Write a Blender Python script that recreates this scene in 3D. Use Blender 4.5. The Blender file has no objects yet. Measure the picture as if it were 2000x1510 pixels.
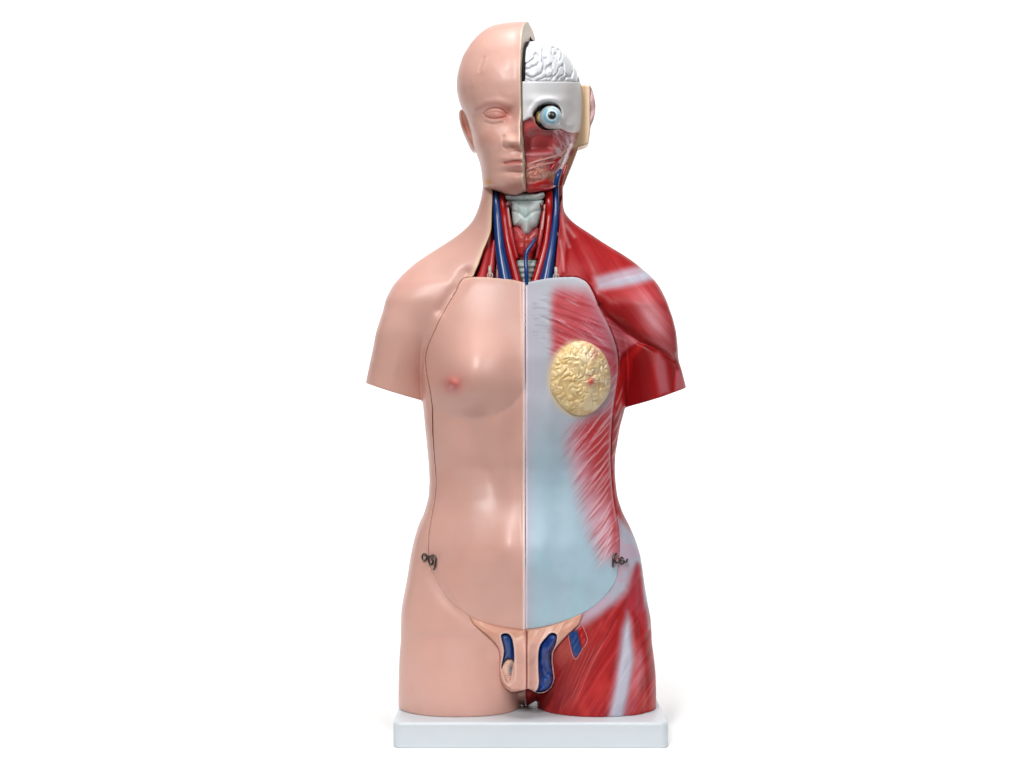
import bpy, math, numpy as np

# ------------------------------------------------------------------ units
# 1 model unit = 0.6 mm.  u runs right, v runs down, w runs towards the viewer.
S = 0.0006
D = 2950.0                      # camera distance in model units
CU, CV = 1000.0, 755.0          # where the lens points
U0, VG = 1027.0, 1426.0         # model axis, ground level
VB = 1378.0                     # top of the display base
rng = np.random.default_rng(7)
F = np.float32


def world(p):
    p = np.asarray(p, float)
    return np.stack([(p[..., 0] - U0) * S, -p[..., 2] * S, (VG - p[..., 1]) * S], -1)


def lin(c):
    c = np.asarray(c, float) / 255.0
    return np.where(c <= 0.04045, c / 12.92, ((c + 0.055) / 1.055) ** 2.4)


# ------------------------------------------------------------------ maths
def sst(a, b, x):
    t = np.clip((x - a) / (b - a), 0, 1)
    return t * t * (3 - 2 * t)


def smin(a, b, k):
    h = np.clip(0.5 + 0.5 * (b - a) / k, 0, 1)
    return b + (a - b) * h - k * h * (1 - h)


def smax(a, b, k):
    return -smin(-a, -b, k)


_T2 = rng.random((256, 256)).astype(F)
_T3 = rng.random((64, 64, 64)).astype(F)


def n2(x, y, seed=0):
    x = np.asarray(x, float) + seed * 17.31
    y = np.asarray(y, float) + seed * 9.77
    xi = np.floor(x).astype(int); yi = np.floor(y).astype(int)
    fx = x - xi; fy = y - yi
    fx = fx * fx * (3 - 2 * fx); fy = fy * fy * (3 - 2 * fy)
    a = _T2[xi & 255, yi & 255]; b = _T2[(xi + 1) & 255, yi & 255]
    c = _T2[xi & 255, (yi + 1) & 255]; d = _T2[(xi + 1) & 255, (yi + 1) & 255]
    return (a * (1 - fx) + b * fx) * (1 - fy) + (c * (1 - fx) + d * fx) * fy


def fbm(x, y, seed=0, o=3):
    s = 0; a = 1; t = 0
    for i in range(o):
        s = s + a * n2(x * 2 ** i, y * 2 ** i, seed + 3 * i); t += a; a *= 0.5
    return s / t


def smooth_poly(pts, n=4, closed=True):
    P = np.asarray(pts, float); N = len(P); out = []
    for i in range(N if closed else N - 1):
        if closed:
            a, b, c, d = P[(i - 1) % N], P[i], P[(i + 1) % N], P[(i + 2) % N]
        else:
            a, b, c, d = P[max(i - 1, 0)], P[i], P[i + 1], P[min(i + 2, N - 1)]
        for k in range(n):
            t = k / n
            out.append(0.5 * (2 * b + (c - a) * t + (2 * a - 5 * b + 4 * c - d) * t * t + (3 * b - a - 3 * c + d) * t ** 3))
    if not closed:
        out.append(P[-1])
    return np.array(out)


def sdpoly(x, y, poly):
    P = np.asarray(poly, float); N = len(P)
    x = np.asarray(x, F); y = np.asarray(y, F)
    d = np.full(x.shape, 1e12, F); s = np.ones(x.shape, bool)
    for i in range(N):
        ax, ay = P[i]; bx, by = P[i - 1]
        ex, ey = bx - ax, by - ay
        wx = x - ax; wy = y - ay
        t = np.clip((wx * ex + wy * ey) / (ex * ex + ey * ey + 1e-9), 0, 1)
        dx = wx - ex * t; dy = wy - ey * t
        d = np.minimum(d, dx * dx + dy * dy)
        c1 = y >= ay; c2 = y < by; c3 = ex * wy > ey * wx
        s ^= (c1 & c2 & c3) | (~c1 & ~c2 & ~c3)
    d = np.sqrt(d)
    return np.where(s, d, -d)


def sdline(x, y, pts):
    P = np.asarray(pts, float)
    d = np.full(np.shape(x), 1e12, F)
    for i in range(len(P) - 1):
        ax, ay = P[i]; ex, ey = P[i + 1] - P[i]
        wx = x - ax; wy = y - ay
        t = np.clip((wx * ex + wy * ey) / (ex * ex + ey * ey + 1e-9), 0, 1)
        d = np.minimum(d, (wx - ex * t) ** 2 + (wy - ey * t) ** 2)
    return np.sqrt(d)


def ga(x, y, x0, y0, sx, sy, rot=0):
    dx = x - x0; dy = y - y0
    if rot:
        c, s = math.cos(math.radians(rot)), math.sin(math.radians(rot))
        dx, dy = dx * c + dy * s, -dx * s + dy * c
    return np.exp(-0.5 * ((dx / sx) ** 2 + (dy / sy) ** 2))


def tab(v, pts, col, sm=1.0):
    a = np.array([p[0] for p in pts], float); b = np.array([p[col] for p in pts], float)
    # light smoothing of the interpolated table
    acc = 0
    for o, wgt in ((-8, 1), (-4, 2), (0, 3), (4, 2), (8, 1)):
        acc = acc + wgt * np.interp(v + o * sm, a, b)
    return acc / 9


# ------------------------------------------------------------------ surface extraction
def nets(f, o, h):
    """Naive surface nets of field f<0 on a regular grid; returns verts (u,v,w) and quads."""
    ins = f < 0
    sh = [slice(None, -1), slice(1, None)]
    al = None; an = None
    for i in (0, 1):
        for j in (0, 1):
            for k in (0, 1):
                c = ins[sh[i], sh[j], sh[k]]
                al = c.copy() if al is None else (al & c)
                an = c.copy() if an is None else (an | c)
    act = an & ~al
    I, J, K = np.nonzero(act)
    n = len(I)
    idx = np.full(act.shape, -1, np.int32); idx[I, J, K] = np.arange(n)
    cs = [(i, j, k) for i in (0, 1) for j in (0, 1) for k in (0, 1)]
    val = {c: f[I + c[0], J + c[1], K + c[2]] for c in cs}
    acc = np.zeros((n, 3)); cnt = np.zeros(n)
    for c in cs:
        for ax in range(3):
            if c[ax] == 0:
                d = list(c); d[ax] = 1; d = tuple(d)
                a, b = val[c], val[d]
                m = (a < 0) != (b < 0)
                t = np.where(m, a / np.where(m, a - b, 1), 0)
                p = np.zeros((n, 3)); p[:] = c; p[:, ax] = t
                acc += p * m[:, None]; cnt += m
    V = (np.stack([I, J, K], 1) + acc / cnt[:, None]) * np.asarray(h) + np.asarray(o)
    Q = []
    for ax in range(3):
        a = [slice(1, -1)] * 3; b = [slice(1, -1)] * 3
        a[ax] = slice(None, -1); b[ax] = slice(1, None)
        A = ins[tuple(a)]; B = ins[tuple(b)]
        for first in (True, False):
            m = (A & ~B) if first else (~A & B)
            g = np.array(np.nonzero(m))
            if g.size == 0:
                continue
            for q in range(3):
                if q != ax:
                    g[q] += 1
            y, z = [(1, 2), (2, 0), (0, 1)][ax]
            def at(dy, dz):
                p = g.copy(); p[y] += dy; p[z] += dz
                return idx[p[0], p[1], p[2]]
            q4 = [at(-1, -1), at(0, -1), at(0, 0), at(-1, 0)]
            if first:                     # (u,v,w) is left handed in the world: flip
                q4 = q4[::-1]
            Q.append(np.stack(q4, 1))
    Q = np.concatenate(Q)
    Q = Q[(Q >= 0).all(1)]
    return V, Q


def grid(u0, u1, v0, v1, w0, w1, h):
    u = np.arange(u0, u1 + h, h, dtype=F); v = np.arange(v0, v1 + h, h, dtype=F); w = np.arange(w0, w1 + h, h, dtype=F)
    return u, v, w


def img(p):
    k = D / (D - p[:, 2])
    return CU + (p[:, 0] - CU) * k, CV + (p[:, 1] - CV) * k


def imgmap(U, V, W):
    k = D / (D - W)
    return CU + (U - CU) * k, CV + (V - CV) * k


def unproj(pu, pv, w):
    k = (D - w) / D
    return CU + (pu - CU) * k, CV + (pv - CV) * k


# ------------------------------------------------------------------ mesh linking
COL = bpy.context.scene.collection


def make(name, verts, faces, mat, parent=None, col=None, quads=True, smooth=True):
    me = bpy.data.meshes.new(name)
    verts = np.asarray(verts, float)
    if quads:
        n = len(verts); m = len(faces)
        me.vertices.add(n); me.vertices.foreach_set('co', world(verts).astype(F).ravel())
        me.loops.add(m * 4); me.loops.foreach_set('vertex_index', np.asarray(faces, np.int32).ravel())
        me.polygons.add(m); me.polygons.foreach_set('loop_start', np.arange(0, m * 4, 4, dtype=np.int32))
        me.update(calc_edges=True)
    else:
        me.from_pydata([tuple(x) for x in world(verts)], [], faces)
        me.update()
    if smooth:
        me.polygons.foreach_set('use_smooth', np.ones(len(me.polygons), bool))
    if col is not None:
        col = np.asarray(col, float)
        if col.ndim == 1:
            col = np.tile(col, (len(verts), 1))
        rgba = np.ones((len(verts), 4), F); rgba[:, :3] = lin(np.clip(col, 0, 255))
        at = me.color_attributes.new('Col', 'FLOAT_COLOR', 'POINT')
        at.data.foreach_set('color', rgba.ravel())
    me.materials.append(mat)
    ob = bpy.data.objects.new(name, me); COL.objects.link(ob)
    if parent is not None:
        ob.parent = parent
    return ob


def part(name, f, g, mat, parent, paint, h):
    u, v, w = g
    V, Q = nets(f, (u[0], v[0], w[0]), (h, h, h))
    x, y = img(V)
    col = paint(x, y, V) if callable(paint) else paint
    return make(name, V, Q, mat, parent, col)


def tube(name, pts, rad, mat, parent, col, n=14, sub=8, flat=1.0, closed=False):
    P = smooth_poly(pts, sub, closed)
    r = np.interp(np.linspace(0, 1, len(P)), np.linspace(0, 1, len(rad)), rad) if np.ndim(rad) else np.full(len(P), rad)
    verts = []; faces = []
    m = len(P)
    nrm = None
    for i in range(m):
        t = (P[(i + 1) % m] - P[i - 1]) if closed else (P[min(i + 1, m - 1)] - P[max(i - 1, 0)])
        t = t / (np.linalg.norm(t) + 1e-9)
        if nrm is None:
            a = np.array([0, 0, 1.0]) if abs(t[2]) < 0.9 else np.array([0, 1.0, 0])
            nrm = np.cross(t, a)
        nrm = nrm - t * np.dot(nrm, t); nrm /= np.linalg.norm(nrm) + 1e-9
        b = np.cross(t, nrm)
        for k in range(n):
            a = 2 * math.pi * k / n
            verts.append(P[i] + r[i] * (math.cos(a) * nrm + flat * math.sin(a) * b))
    for i in range(m if closed else m - 1):
        for k in range(n):
            a, b2 = i * n + k, i * n + (k + 1) % n
            c, d = ((i + 1) % m) * n + (k + 1) % n, ((i + 1) % m) * n + k
            faces.append((a, b2, c, d))
    if not closed:
        faces.append(tuple(range(n))[::-1]); faces.append(tuple((m - 1) * n + k for k in range(n)))
    faces = [tuple(reversed(q)) for q in faces]
    ob = make(name, verts, faces, mat, parent, col, quads=False)
    return ob


# ------------------------------------------------------------------ materials
def material(name, rough=0.38, coat=0.15, nscale=60, bump=0.02, var=0.05, flat=None, spec=0.5):
    m = bpy.data.materials.new(name); m.use_nodes = True
    nt = m.node_tree; b = nt.nodes['Principled BSDF']
    tc = nt.nodes.new('ShaderNodeTexCoord')
    no = nt.nodes.new('ShaderNodeTexNoise'); no.inputs['Scale'].default_value = nscale; no.inputs['Detail'].default_value = 4
    nt.links.new(tc.outputs['Object'], no.inputs['Vector'])
    if flat is None:
        a = nt.nodes.new('ShaderNodeVertexColor'); a.layer_name = 'Col'; src = a.outputs['Color']
    else:
        a = nt.nodes.new('ShaderNodeRGB'); a.outputs[0].default_value = (*lin(flat), 1); src = a.outputs[0]
    mr = nt.nodes.new('ShaderNodeMapRange'); mr.inputs[3].default_value = 1 - var; mr.inputs[4].default_value = 1 + var
    mr.inputs[1].default_value = 0.3; mr.inputs[2].default_value = 0.7
    nt.links.new(no.outputs['Fac'], mr.inputs[0])
    mx = nt.nodes.new('ShaderNodeVectorMath'); mx.operation = 'SCALE'
    nt.links.new(src, mx.inputs[0]); nt.links.new(mr.outputs[0], mx.inputs['Scale'])
    nt.links.new(mx.outputs[0], b.inputs['Base Color'])
    r2 = nt.nodes.new('ShaderNodeMapRange'); r2.inputs[3].default_value = rough - 0.05; r2.inputs[4].default_value = rough + 0.07
    nt.links.new(no.outputs['Fac'], r2.inputs[0]); nt.links.new(r2.outputs[0], b.inputs['Roughness'])
    b.inputs['Specular IOR Level'].default_value = spec
    b.inputs['Coat Weight'].default_value = coat; b.inputs['Coat Roughness'].default_value = 0.25
    n3 = nt.nodes.new('ShaderNodeTexNoise'); n3.inputs['Scale'].default_value = 260; n3.inputs['Detail'].default_value = 3
    nt.links.new(tc.outputs['Object'], n3.inputs['Vector'])
    bp = nt.nodes.new('ShaderNodeBump'); bp.inputs['Strength'].default_value = bump * 4; bp.inputs['Distance'].default_value = 0.0015
    nt.links.new(n3.outputs['Fac'], bp.inputs['Height']); nt.links.new(bp.outputs[0], b.inputs['Normal'])
    return m


M_SKIN = material('painted_skin_plastic', 0.38, 0.08, 22, 0.010, 0.03, spec=0.45)
M_MUS = material('painted_muscle_plastic', 0.42, 0.03, 40, 0.015, 0.05, spec=0.32)
M_ORG = material('painted_organ_plastic', 0.30, 0.25, 60, 0.02, 0.05)
M_BONE = material('painted_bone_plastic', 0.38, 0.1, 40, 0.015, 0.03)
M_BASE = material('grey_base_plastic', 0.42, 0.05, 12, 0.008, 0.012, flat=(198, 205, 210))
M_METAL = material('black_wire', 0.28, 0.2, 80, 0.0, 0.1, flat=(92, 84, 80)); M_METAL.node_tree.nodes['Principled BSDF'].inputs['Metallic'].default_value = 0.8
M_PALE = material('pale_wire', 0.3, 0.2, 80, 0.0, 0.05, flat=(205, 190, 180))
M_EYE = material('glossy_eye', 0.3, 0.2, 50, 0.0, 0.01)

SKIN = np.array([217, 169, 155.0])
CREAM = np.array([232, 205, 168.0])


def mix(c, target, m):
    m = np.clip(m, 0, 1)[:, None]
    return c * (1 - m) + np.asarray(target, float) * m


def fibre(x, y, ang, across, along, seed=0, o=2):
    """streak noise running along direction ang (degrees, picture axes)"""
    c, s = math.cos(math.radians(ang)), math.sin(math.radians(ang))
    a = x * c + y * s; t = -x * s + y * c
    t = t + 5 * (n2(a / 60, t / 40, seed + 9) - 0.5)
    return fbm(t / across, a / along, seed, o)


def soft(x, y, poly, feather):
    d = sdpoly(x, y, poly)
    return sst(-feather, feather, -d) if np.ndim(feather) == 0 else sst(-1, 1, -d / feather)


# ------------------------------------------------------------------ the torso volume
TR = [  # v, left, right, front, back, exponent
    (340, 944, 1099, 70, 72, 2.0), (365, 943, 1099.7, 70, 72, 2.0), (380, 941, 1099.7, 70, 72, 2.0), (400, 936.5, 1099.7, 70, 72, 2.0),
    (416, 931, 1102.5, 71, 72, 1.95), (432, 923, 1116, 71, 74, 1.9), (444, 912.5, 1132, 72, 76, 1.8), (454, 901, 1149, 72, 78, 1.75),
    (466, 885, 1166, 73, 80, 1.7), (482, 860, 1191, 74, 84, 1.7), (496, 838, 1215, 76, 88, 1.75), (514, 810.8, 1241, 79, 92, 1.85),
    (533, 791, 1262, 83, 96, 1.95), (553, 777, 1277, 87, 100, 2.0), (568, 774, 1279, 90, 103, 2.0), (588, 778, 1270, 94, 106, 2.05), (612, 791, 1256, 99, 109, 2.1), (645, 808, 1240, 104, 112, 2.2), (700, 819, 1228, 113, 115, 2.05),
    (783, 825, 1222, 116, 112, 2.05), (800, 827, 1220, 115, 110, 2.05), (833, 830, 1211, 112, 106, 2.05), (886, 835.5, 1202, 106, 98, 2.05),
    (912, 837.5, 1200.8, 99, 95, 2.0), (939, 839, 1202, 99, 94, 2.0), (971, 837, 1206, 102, 96, 2.0), (1000, 829, 1215.5, 107, 100, 2.05),
    (1026, 817, 1229, 112, 106, 2.05), (1053, 809, 1241, 117, 112, 2.05), (1085, 802, 1251, 120, 118, 2.05), (1124, 796, 1256.5, 120, 122, 2.1),
    (1180, 789, 1262, 112, 122, 2.2), (1210, 791, 1262, 106, 120, 2.2), (1240, 804, 1251, 100, 112, 2.2), (1258, 822, 1236, 94, 106, 2.2), (1280, 860, 1190, 86, 95, 2.1),
    (1310, 945, 1105, 60, 66, 2.0), (1340, 985, 1070, 44, 60, 2.0), (1400, 990, 1065, 30, 50, 2.0)]
LG = [  # v, left leg l/r, right leg l/r, front, back
    (1090, 802, 1030, 1022, 1251, 100, 112), (1180, 788, 1030, 1024, 1262, 104, 114), (1206, 786.5, 1030, 1026, 1268, 106, 112), (1259, 781.5, 1027, 1036, 1274, 107, 108),
    (1312, 779.5, 1022, 1044, 1279.7, 107, 106), (1352, 778.5, 1018, 1048, 1281, 106, 104), (1400, 779.5, 1015, 1051, 1280.5, 105, 102)]
AL = [(470, 840, 905, 50, 60), (500, 820, 905, 52, 62), (533, 790.6, 910, 58, 66), (553, 775.6, 905, 62, 68), (583, 758, 890, 65, 70), (619, 744, 872, 66, 70), (651, 734, 860, 65, 69),
      (684, 727.7, 841, 61, 67), (719, 720, 831, 58, 65), (747, 714.5, 826, 55, 63), (790, 706, 826, 52, 60), (830, 700, 824, 50, 58)]
AR = [(470, 1150, 1210, 50, 60), (500, 1150, 1236, 52, 62), (524, 1150, 1254, 57, 66), (539, 1152, 1269, 60, 68), (564, 1160, 1285.5, 64, 70), (592, 1172, 1302, 66, 70), (620, 1184, 1313, 67, 70),
      (648, 1196, 1320, 66, 69), (676, 1206, 1323.5, 62, 67), (703, 1216, 1325, 60, 65), (726, 1220, 1332.5, 58, 64), (756, 1221, 1340, 55, 62), (800, 1222, 1348, 52, 60), (830, 1238, 1352, 43, 58)]


def section(U, W, l, r, df, db, p):
    cx = (l + r) / 2; hw = (r - l) / 2
    a = np.abs(U - cx) / hw
    b = np.where(W > 0, W / df, -W / db)
    g = (a ** p + np.abs(b) ** p) ** (1.0 / p)
    return (g - 1) * np.minimum(hw, df)


def torso_field(u, v, w, H=None):
    out = np.empty((len(u), len(v), len(w)), F)
    U = u[:, None].astype(F); Wb = w[None, :].astype(F)
    for j, vv in enumerate(v):
        vv = float(vv)
        W = Wb
        if H is not None:
            W = Wb - H[:, j][:, None] * sst(8, 46, Wb)
        t = [tab(vv, TR, c, 1 + 1.6 * float(sst(1120, 1180, vv))) for c in range(1, 6)]
        f = section(U, W, *t)
        if vv > 1352:
            f = f + (vv - 1352) * 1.2
        if 470 < vv < 835:
            e = max(0, 600 - vv) ** 2 * 0.004
            pa = 2.15 - 0.6 * float(sst(640, 735, vv))
            a = [tab(vv, AL, c) for c in range(1, 5)]
            fa = section(U, W, *a, pa) + e
            cut = (vv - (748.5 + (U - 715) * 0.31)) * 0.955
            fa = smax(fa, cut, 2.0)
            a = [tab(vv, AR, c) for c in range(1, 5)]
            fb = section(U, W, *a, pa) + e
            cut = (vv - (757.5 + (1340 - U) * 0.325)) * 0.95
            fb = smax(fb, cut, 2.0)
            kk = 26 - 22 * float(sst(580, 700, vv)); f = smin(smin(f, fa, kk), fb, kk)
        if vv > 1010:
            a = [tab(vv, LG, c) for c in range(1, 7)]
            e = max(0, 1290 - vv) ** 2 * 0.0007
            fa = section(U, W, a[0], a[1], a[4], a[5], 2.2) + e
            fb = section(U, W, a[2], a[3], a[4], a[5], 2.2) + e
            k = 22 if vv < 1280 else max(6, 22 - (vv - 1280) * 0.6)
            f = smin(f, smin(fa, fb, 5), k)
        out[:, j, :] = f
    V = v[None, :, None]
    return np.maximum(out, np.maximum(V - VB, 362.5 - V))


def front_depth(fieldfn, u0, u1, v0, v1, w0, w1, h=6.0):
    u, v, w = grid(u0, u1, v0, v1, w0, w1, h)
    f = fieldfn(u, v, w)
    W = np.full(f.shape[:2], 0.0)
    for k in range(len(w) - 1):
        a, b = f[:, :, k], f[:, :, k + 1]
        m = (a < 0) & (b >= 0)
        t = a / np.where(m, a - b, 1)
        W = np.where(m, w[k] + t * h, W)
    return u, v, W


def resample(u, v, W, un, vn):
    iu = np.clip((un - u[0]) / (u[1] - u[0]), 0, len(u) - 1.001); iv = np.clip((vn - v[0]) / (v[1] - v[0]), 0, len(v) - 1.001)
    i0 = iu.astype(int)[:, None]; j0 = iv.astype(int)[None, :]
    fu = (iu - iu.astype(int))[:, None]; fv = (iv - iv.astype(int))[None, :]
    return (W[i0, j0] * (1 - fu) + W[i0 + 1, j0] * fu) * (1 - fv) + (W[i0, j0 + 1] * (1 - fu) + W[i0 + 1, j0 + 1] * fu) * fv


# outlines measured on the photograph
PANEL = [(925, 538), (947, 541), (969, 543), (1001, 546), (1023, 551), (1044, 548), (1072, 543), (1100, 541), (1122, 540.5), (1136, 545), (1147, 552),
         (1157.5, 570), (1168.6, 595), (1182.5, 622.6), (1193.6, 648), (1203, 673), (1208, 700), (1208, 730), (1204, 760), (1198, 800), (1194, 850),
         (1193, 899), (1195.5, 939), (1199.5, 981), (1206, 1018), (1210, 1050), (1210, 1078), (1207, 1110), (1204, 1132), (1189, 1156), (1168, 1177), (1145, 1194),
         (1113, 1209), (1073, 1222), (1029, 1230), (1005, 1228.5), (965, 1222), (925.5, 1208.5), (900, 1192), (880, 1177), (864.6, 1156), (852, 1132), (840, 1105),
         (836.5, 1074), (838, 1040), (843.5, 1008), (850, 971), (852.5, 939), (849, 894), (846, 846), (845, 800), (842, 772), (837, 747), (832.5, 722), (831, 699),
         (836, 677), (846, 654), (861, 621), (876, 593.6), (891, 568.5), (905, 543)]
PANEL[0:1] = []
INSERT = [(917, 1200), (926, 1209), (965, 1222.5), (1005, 1229.5), (1029, 1231), (1073, 1223), (1113, 1210), (1137, 1199), (1134, 1212), (1130, 1222), (1107, 1243),
          (1084, 1269), (1080, 1282), (1080, 1296), (1083.5, 1325), (1077, 1344), (1062, 1355), (1045, 1354), (1031, 1347), (1007, 1354), (992, 1350), (981, 1336),
          (976, 1312), (977, 1280), (970, 1262), (952, 1243), (925.5, 1221), (919, 1208)]
WINDOW = [(962, 340), (962, 370), (961, 416), (959.5, 449), (953, 470), (945, 488), (935, 517), (926, 537), (924, 558), (1000, 562), (1086, 558), (1085, 520), (1088, 480), (1092, 440),
          (1093.5, 400), (1093, 340)]
DELT = [(1158, 560), (1172, 596), (1184, 617), (1215, 643), (1250, 668), (1264, 673), (1295, 688), (1313, 703), (1335, 720), (1360, 640), (1310, 540), (1230, 540)]

PEC = [(1060, 573), (1100, 566), (1142, 572), (1163, 590), (1200, 668), (1206, 700), (1196, 720), (1140, 676), (1072, 700), (1062, 640)]
OBL = [(1216, 700), (1197, 712), (1200, 780), (1186, 800), (1160, 812), (1116, 838), (1108, 870), (1122, 930), (1136, 985), (1152, 1040), (1176, 1092), (1212, 1098), (1220, 1000), (1210, 900)]
HIP = [(1205, 1010), (1222, 1020), (1260, 1060), (1268, 1165), (1256, 1190), (1250, 1130), (1246, 1105), (1238, 1115), (1226, 1155), (1200, 1180), (1150, 1215), (1120, 1235),
                      (1140, 1185), (1185, 1150), (1205, 1110)]


def torso_relief(X, Y):
    H = np.zeros(X.shape)
    lf = sst(1030, 1020, X); rt = 1 - lf
    # skin breast, low chest forms and belly
    dx = X - 922; dy = Y - 735
    gy = np.where(dy < 0, np.exp(-0.5 * (dy / 62) ** 2), np.clip(1 - (dy / (84 * np.sqrt(np.clip(1 - (dx / 105) ** 2, 0.12, 1)))) ** 2, 0, 1) ** 1.3)
    H += 50 * lf * gy * np.exp(-0.5 * (dx / np.where(dx < 0, 42, 50)) ** 2)
    H += 9 * np.exp(-(((X - 887) / 8) ** 2 + ((Y - 750) / 9) ** 2)) * lf
    H += 3 * np.exp(-(((X - 887) / 20) ** 2 + ((Y - 750) / 19) ** 2)) * lf
    H -= 2 * lf * ga(X, Y, 905, 834, 40, 18, 8)
    H -= 13 * ga(X, Y, 945, 900, 20, 60, -22) + 6 * ga(X, Y, 1112, 905, 20, 55, 22)
    H += 7 * ga(X, Y, 978, 820, 15, 36) + 2 * ga(X, Y, 1000, 945, 16, 50) + 4 * ga(X, Y, 1064, 835, 16, 45)
    H += 17 * ga(X, Y, 1026, 1090, 84, 60)
    H -= 4 * ga(X, Y, 950, 975, 26, 85) + 3 * ga(X, Y, 1095, 1010, 18, 80)
    H += 5 * ga(X, Y, 993, 1063, 16, 24) + 4 * ga(X, Y, 1058, 1063, 14, 22)
    H += 3 * ga(X, Y, 980, 705, 18, 36) + 3 * ga(X, Y, 965, 640, 40, 60) + 3 * ga(X, Y, 1100, 640, 40, 60)
    # folds beside the armpit and at the groin
    d = sdline(X, Y, [(912, 535), (890, 566), (862, 606)])
    H -= 7 * np.exp(-(d / 12) ** 2)
    d = sdline(X, Y, smooth_poly([(848, 1125), (864, 1156), (881, 1178), (905, 1196), (925, 1210)], 3, False))
    H -= 5 * np.exp(-(d / 13) ** 2)
    # collar line of the shell round the neck
    # deltoid and upper arm
    d = sdpoly(X, Y, smooth_poly(DELT, 2))
    low = sst(545, 600, Y)
    H += rt * 13 * sst(3, -20, d) * low
    crease = sdline(X, Y, DELT[1:9])
    H -= rt * 8 * np.exp(-(crease / 4.5) ** 2)
    H += rt * (14 * ga(X, Y, 1272, 740, 22, 46, -8) - 4 * ga(X, Y, 1212, 690, 14, 30))
    d = sdline(X, Y, [(1322, 718), (1314, 742), (1316, 770)])
    H -= rt * 3 * np.exp(-(d / 3.5) ** 2)
    # trapezius and neck cords
    d = sdline(X, Y, [(1112, 430), (1125, 470), (1150, 520), (1158, 545)])
    H -= rt * 4 * np.exp(-(d / 9) ** 2)
    d = sdline(X, Y, [(1101, 430), (1106, 470), (1100, 530)])
    H += rt * 3 * np.exp(-(d / 5) ** 2)
    # thigh muscles
    for ln, am, wd in (([(1240, 1110), (1228, 1195), (1210, 1300), (1186, 1410)], -2.5, 6), ([(1230, 1200), (1240, 1300), (1216, 1410)], -2.5, 6),
                       ([(1246, 1130), (1252, 1260), (1262, 1330), (1262, 1400)], -3.5, 5), ([(1190, 1190), (1140, 1260), (1095, 1390)], -2, 9),
                       ([(1168, 1215), (1135, 1300), (1120, 1400)], -1.5, 6), ([(1200, 1210), (1165, 1300), (1145, 1400)], -1.5, 6)):
        d = sdline(X, Y, smooth_poly(ln, 3, False)); H += rt * am * np.exp(-(d / wd) ** 2)
    # fibre texture cut into the muscle side
    inp = sst(3, -3, sdpoly(X, Y, smooth_poly(PANEL, 2)))
    mus = np.clip(inp * np.maximum(soft(X, Y, PEC, 17.0), soft(X, Y, OBL, 24.0)) + (1 - inp) * (1 - soft(X, Y, HIP, 13.0)), 0, 1)
    fib = rt * mus * (muscle_masks(X, Y)['fib'] - 0.5)
    H += 2.6 * fib
    # the two halves of the front panel meet in a step
    H += 3.0 * sst(1026.6, 1024.8, X) * sst(530, 560, Y) * sst(1245, 1230, Y)
    H += 2.2 * np.exp(-((X - 1022.5) / 3.0) ** 2) * sst(545, 560, Y) * sst(1238, 1228, Y)
    return H


def muscle_masks(X, Y):
    """masks and fibre pattern of the painted muscle side"""
    m = {}
    f_pec = fibre(X, Y, 22, 3.8, 80, 1)
    f_obl = fibre(X, Y, -52, 3.6, 90, 2)
    f_del = fibre(X, Y, 50, 4.0, 110, 3)
    f_arm = fibre(X, Y, 84, 6, 90, 4)
    f_thi = fibre(X, Y, -58, 4.0, 120, 5)
    f_trap = fibre(X, Y, 62, 4.5, 90, 6)
    f_side = fibre(X, Y, 98, 6, 80, 7)
    reg = np.full(X.shape, 0.0)
    w_thi = sst(1080, 1120, Y)
    w_obl = sst(790, 820, Y) * (1 - w_thi)
    arm = sst(0, 1, soft(X, Y, [(1200, 722), (1215, 690), (1250, 668), (1297, 690), (1328, 716), (1360, 790), (1220, 805)], 6.0))
    up = 1 - sst(790, 820, Y)
    de = soft(X, Y, [(1150, 560), (1172, 596), (1184, 617), (1215, 643), (1250, 668), (1295, 688), (1313, 703), (1340, 720), (1360, 600), (1270, 530)], 4.0) * (1 - arm)
    tr = sst(562, 545, Y) * up
    rest = np.clip(up - arm * up - de * up - tr, 0, 1)
    f_trap = 0.5 + 0.4 * (f_trap - 0.5); f_del = 0.5 + 0.55 * (f_del - 0.5); f_arm = 0.5 + 0.3 * (f_arm - 0.5); f_thi = 0.5 + 1.1 * (f_thi - 0.5)
    m['fib'] = f_thi * w_thi + f_obl * w_obl + up * arm * f_arm + up * de * f_del + tr * f_trap + rest * f_pec
    m['arm'] = arm * up; m['delt'] = de * up; m['trap'] = tr
    return m


RED = np.array([170, 25, 29.0])


def skin_paint(x, y, V):
    n = len(x)
    c = np.tile(SKIN, (n, 1))
    c = mix(c, (213, 161, 148), 0.6 * sst(0.4, 0.75, fbm(x / 60, y / 80, 21)))
    c = mix(c, (216, 172, 162), 0.4 * sst(0.5, 0.8, fbm(x / 30, y / 40, 22)))
    c = mix(c, (196, 70, 68), 0.85 * np.exp(-(((x - 885) / 12) ** 2 + ((y - 752) / 12) ** 2)))
    c = mix(c, (205, 120, 110), 0.55 * np.exp(-(((x - 888) / 25) ** 2 + ((y - 750) / 24) ** 2)))
    return c


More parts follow.
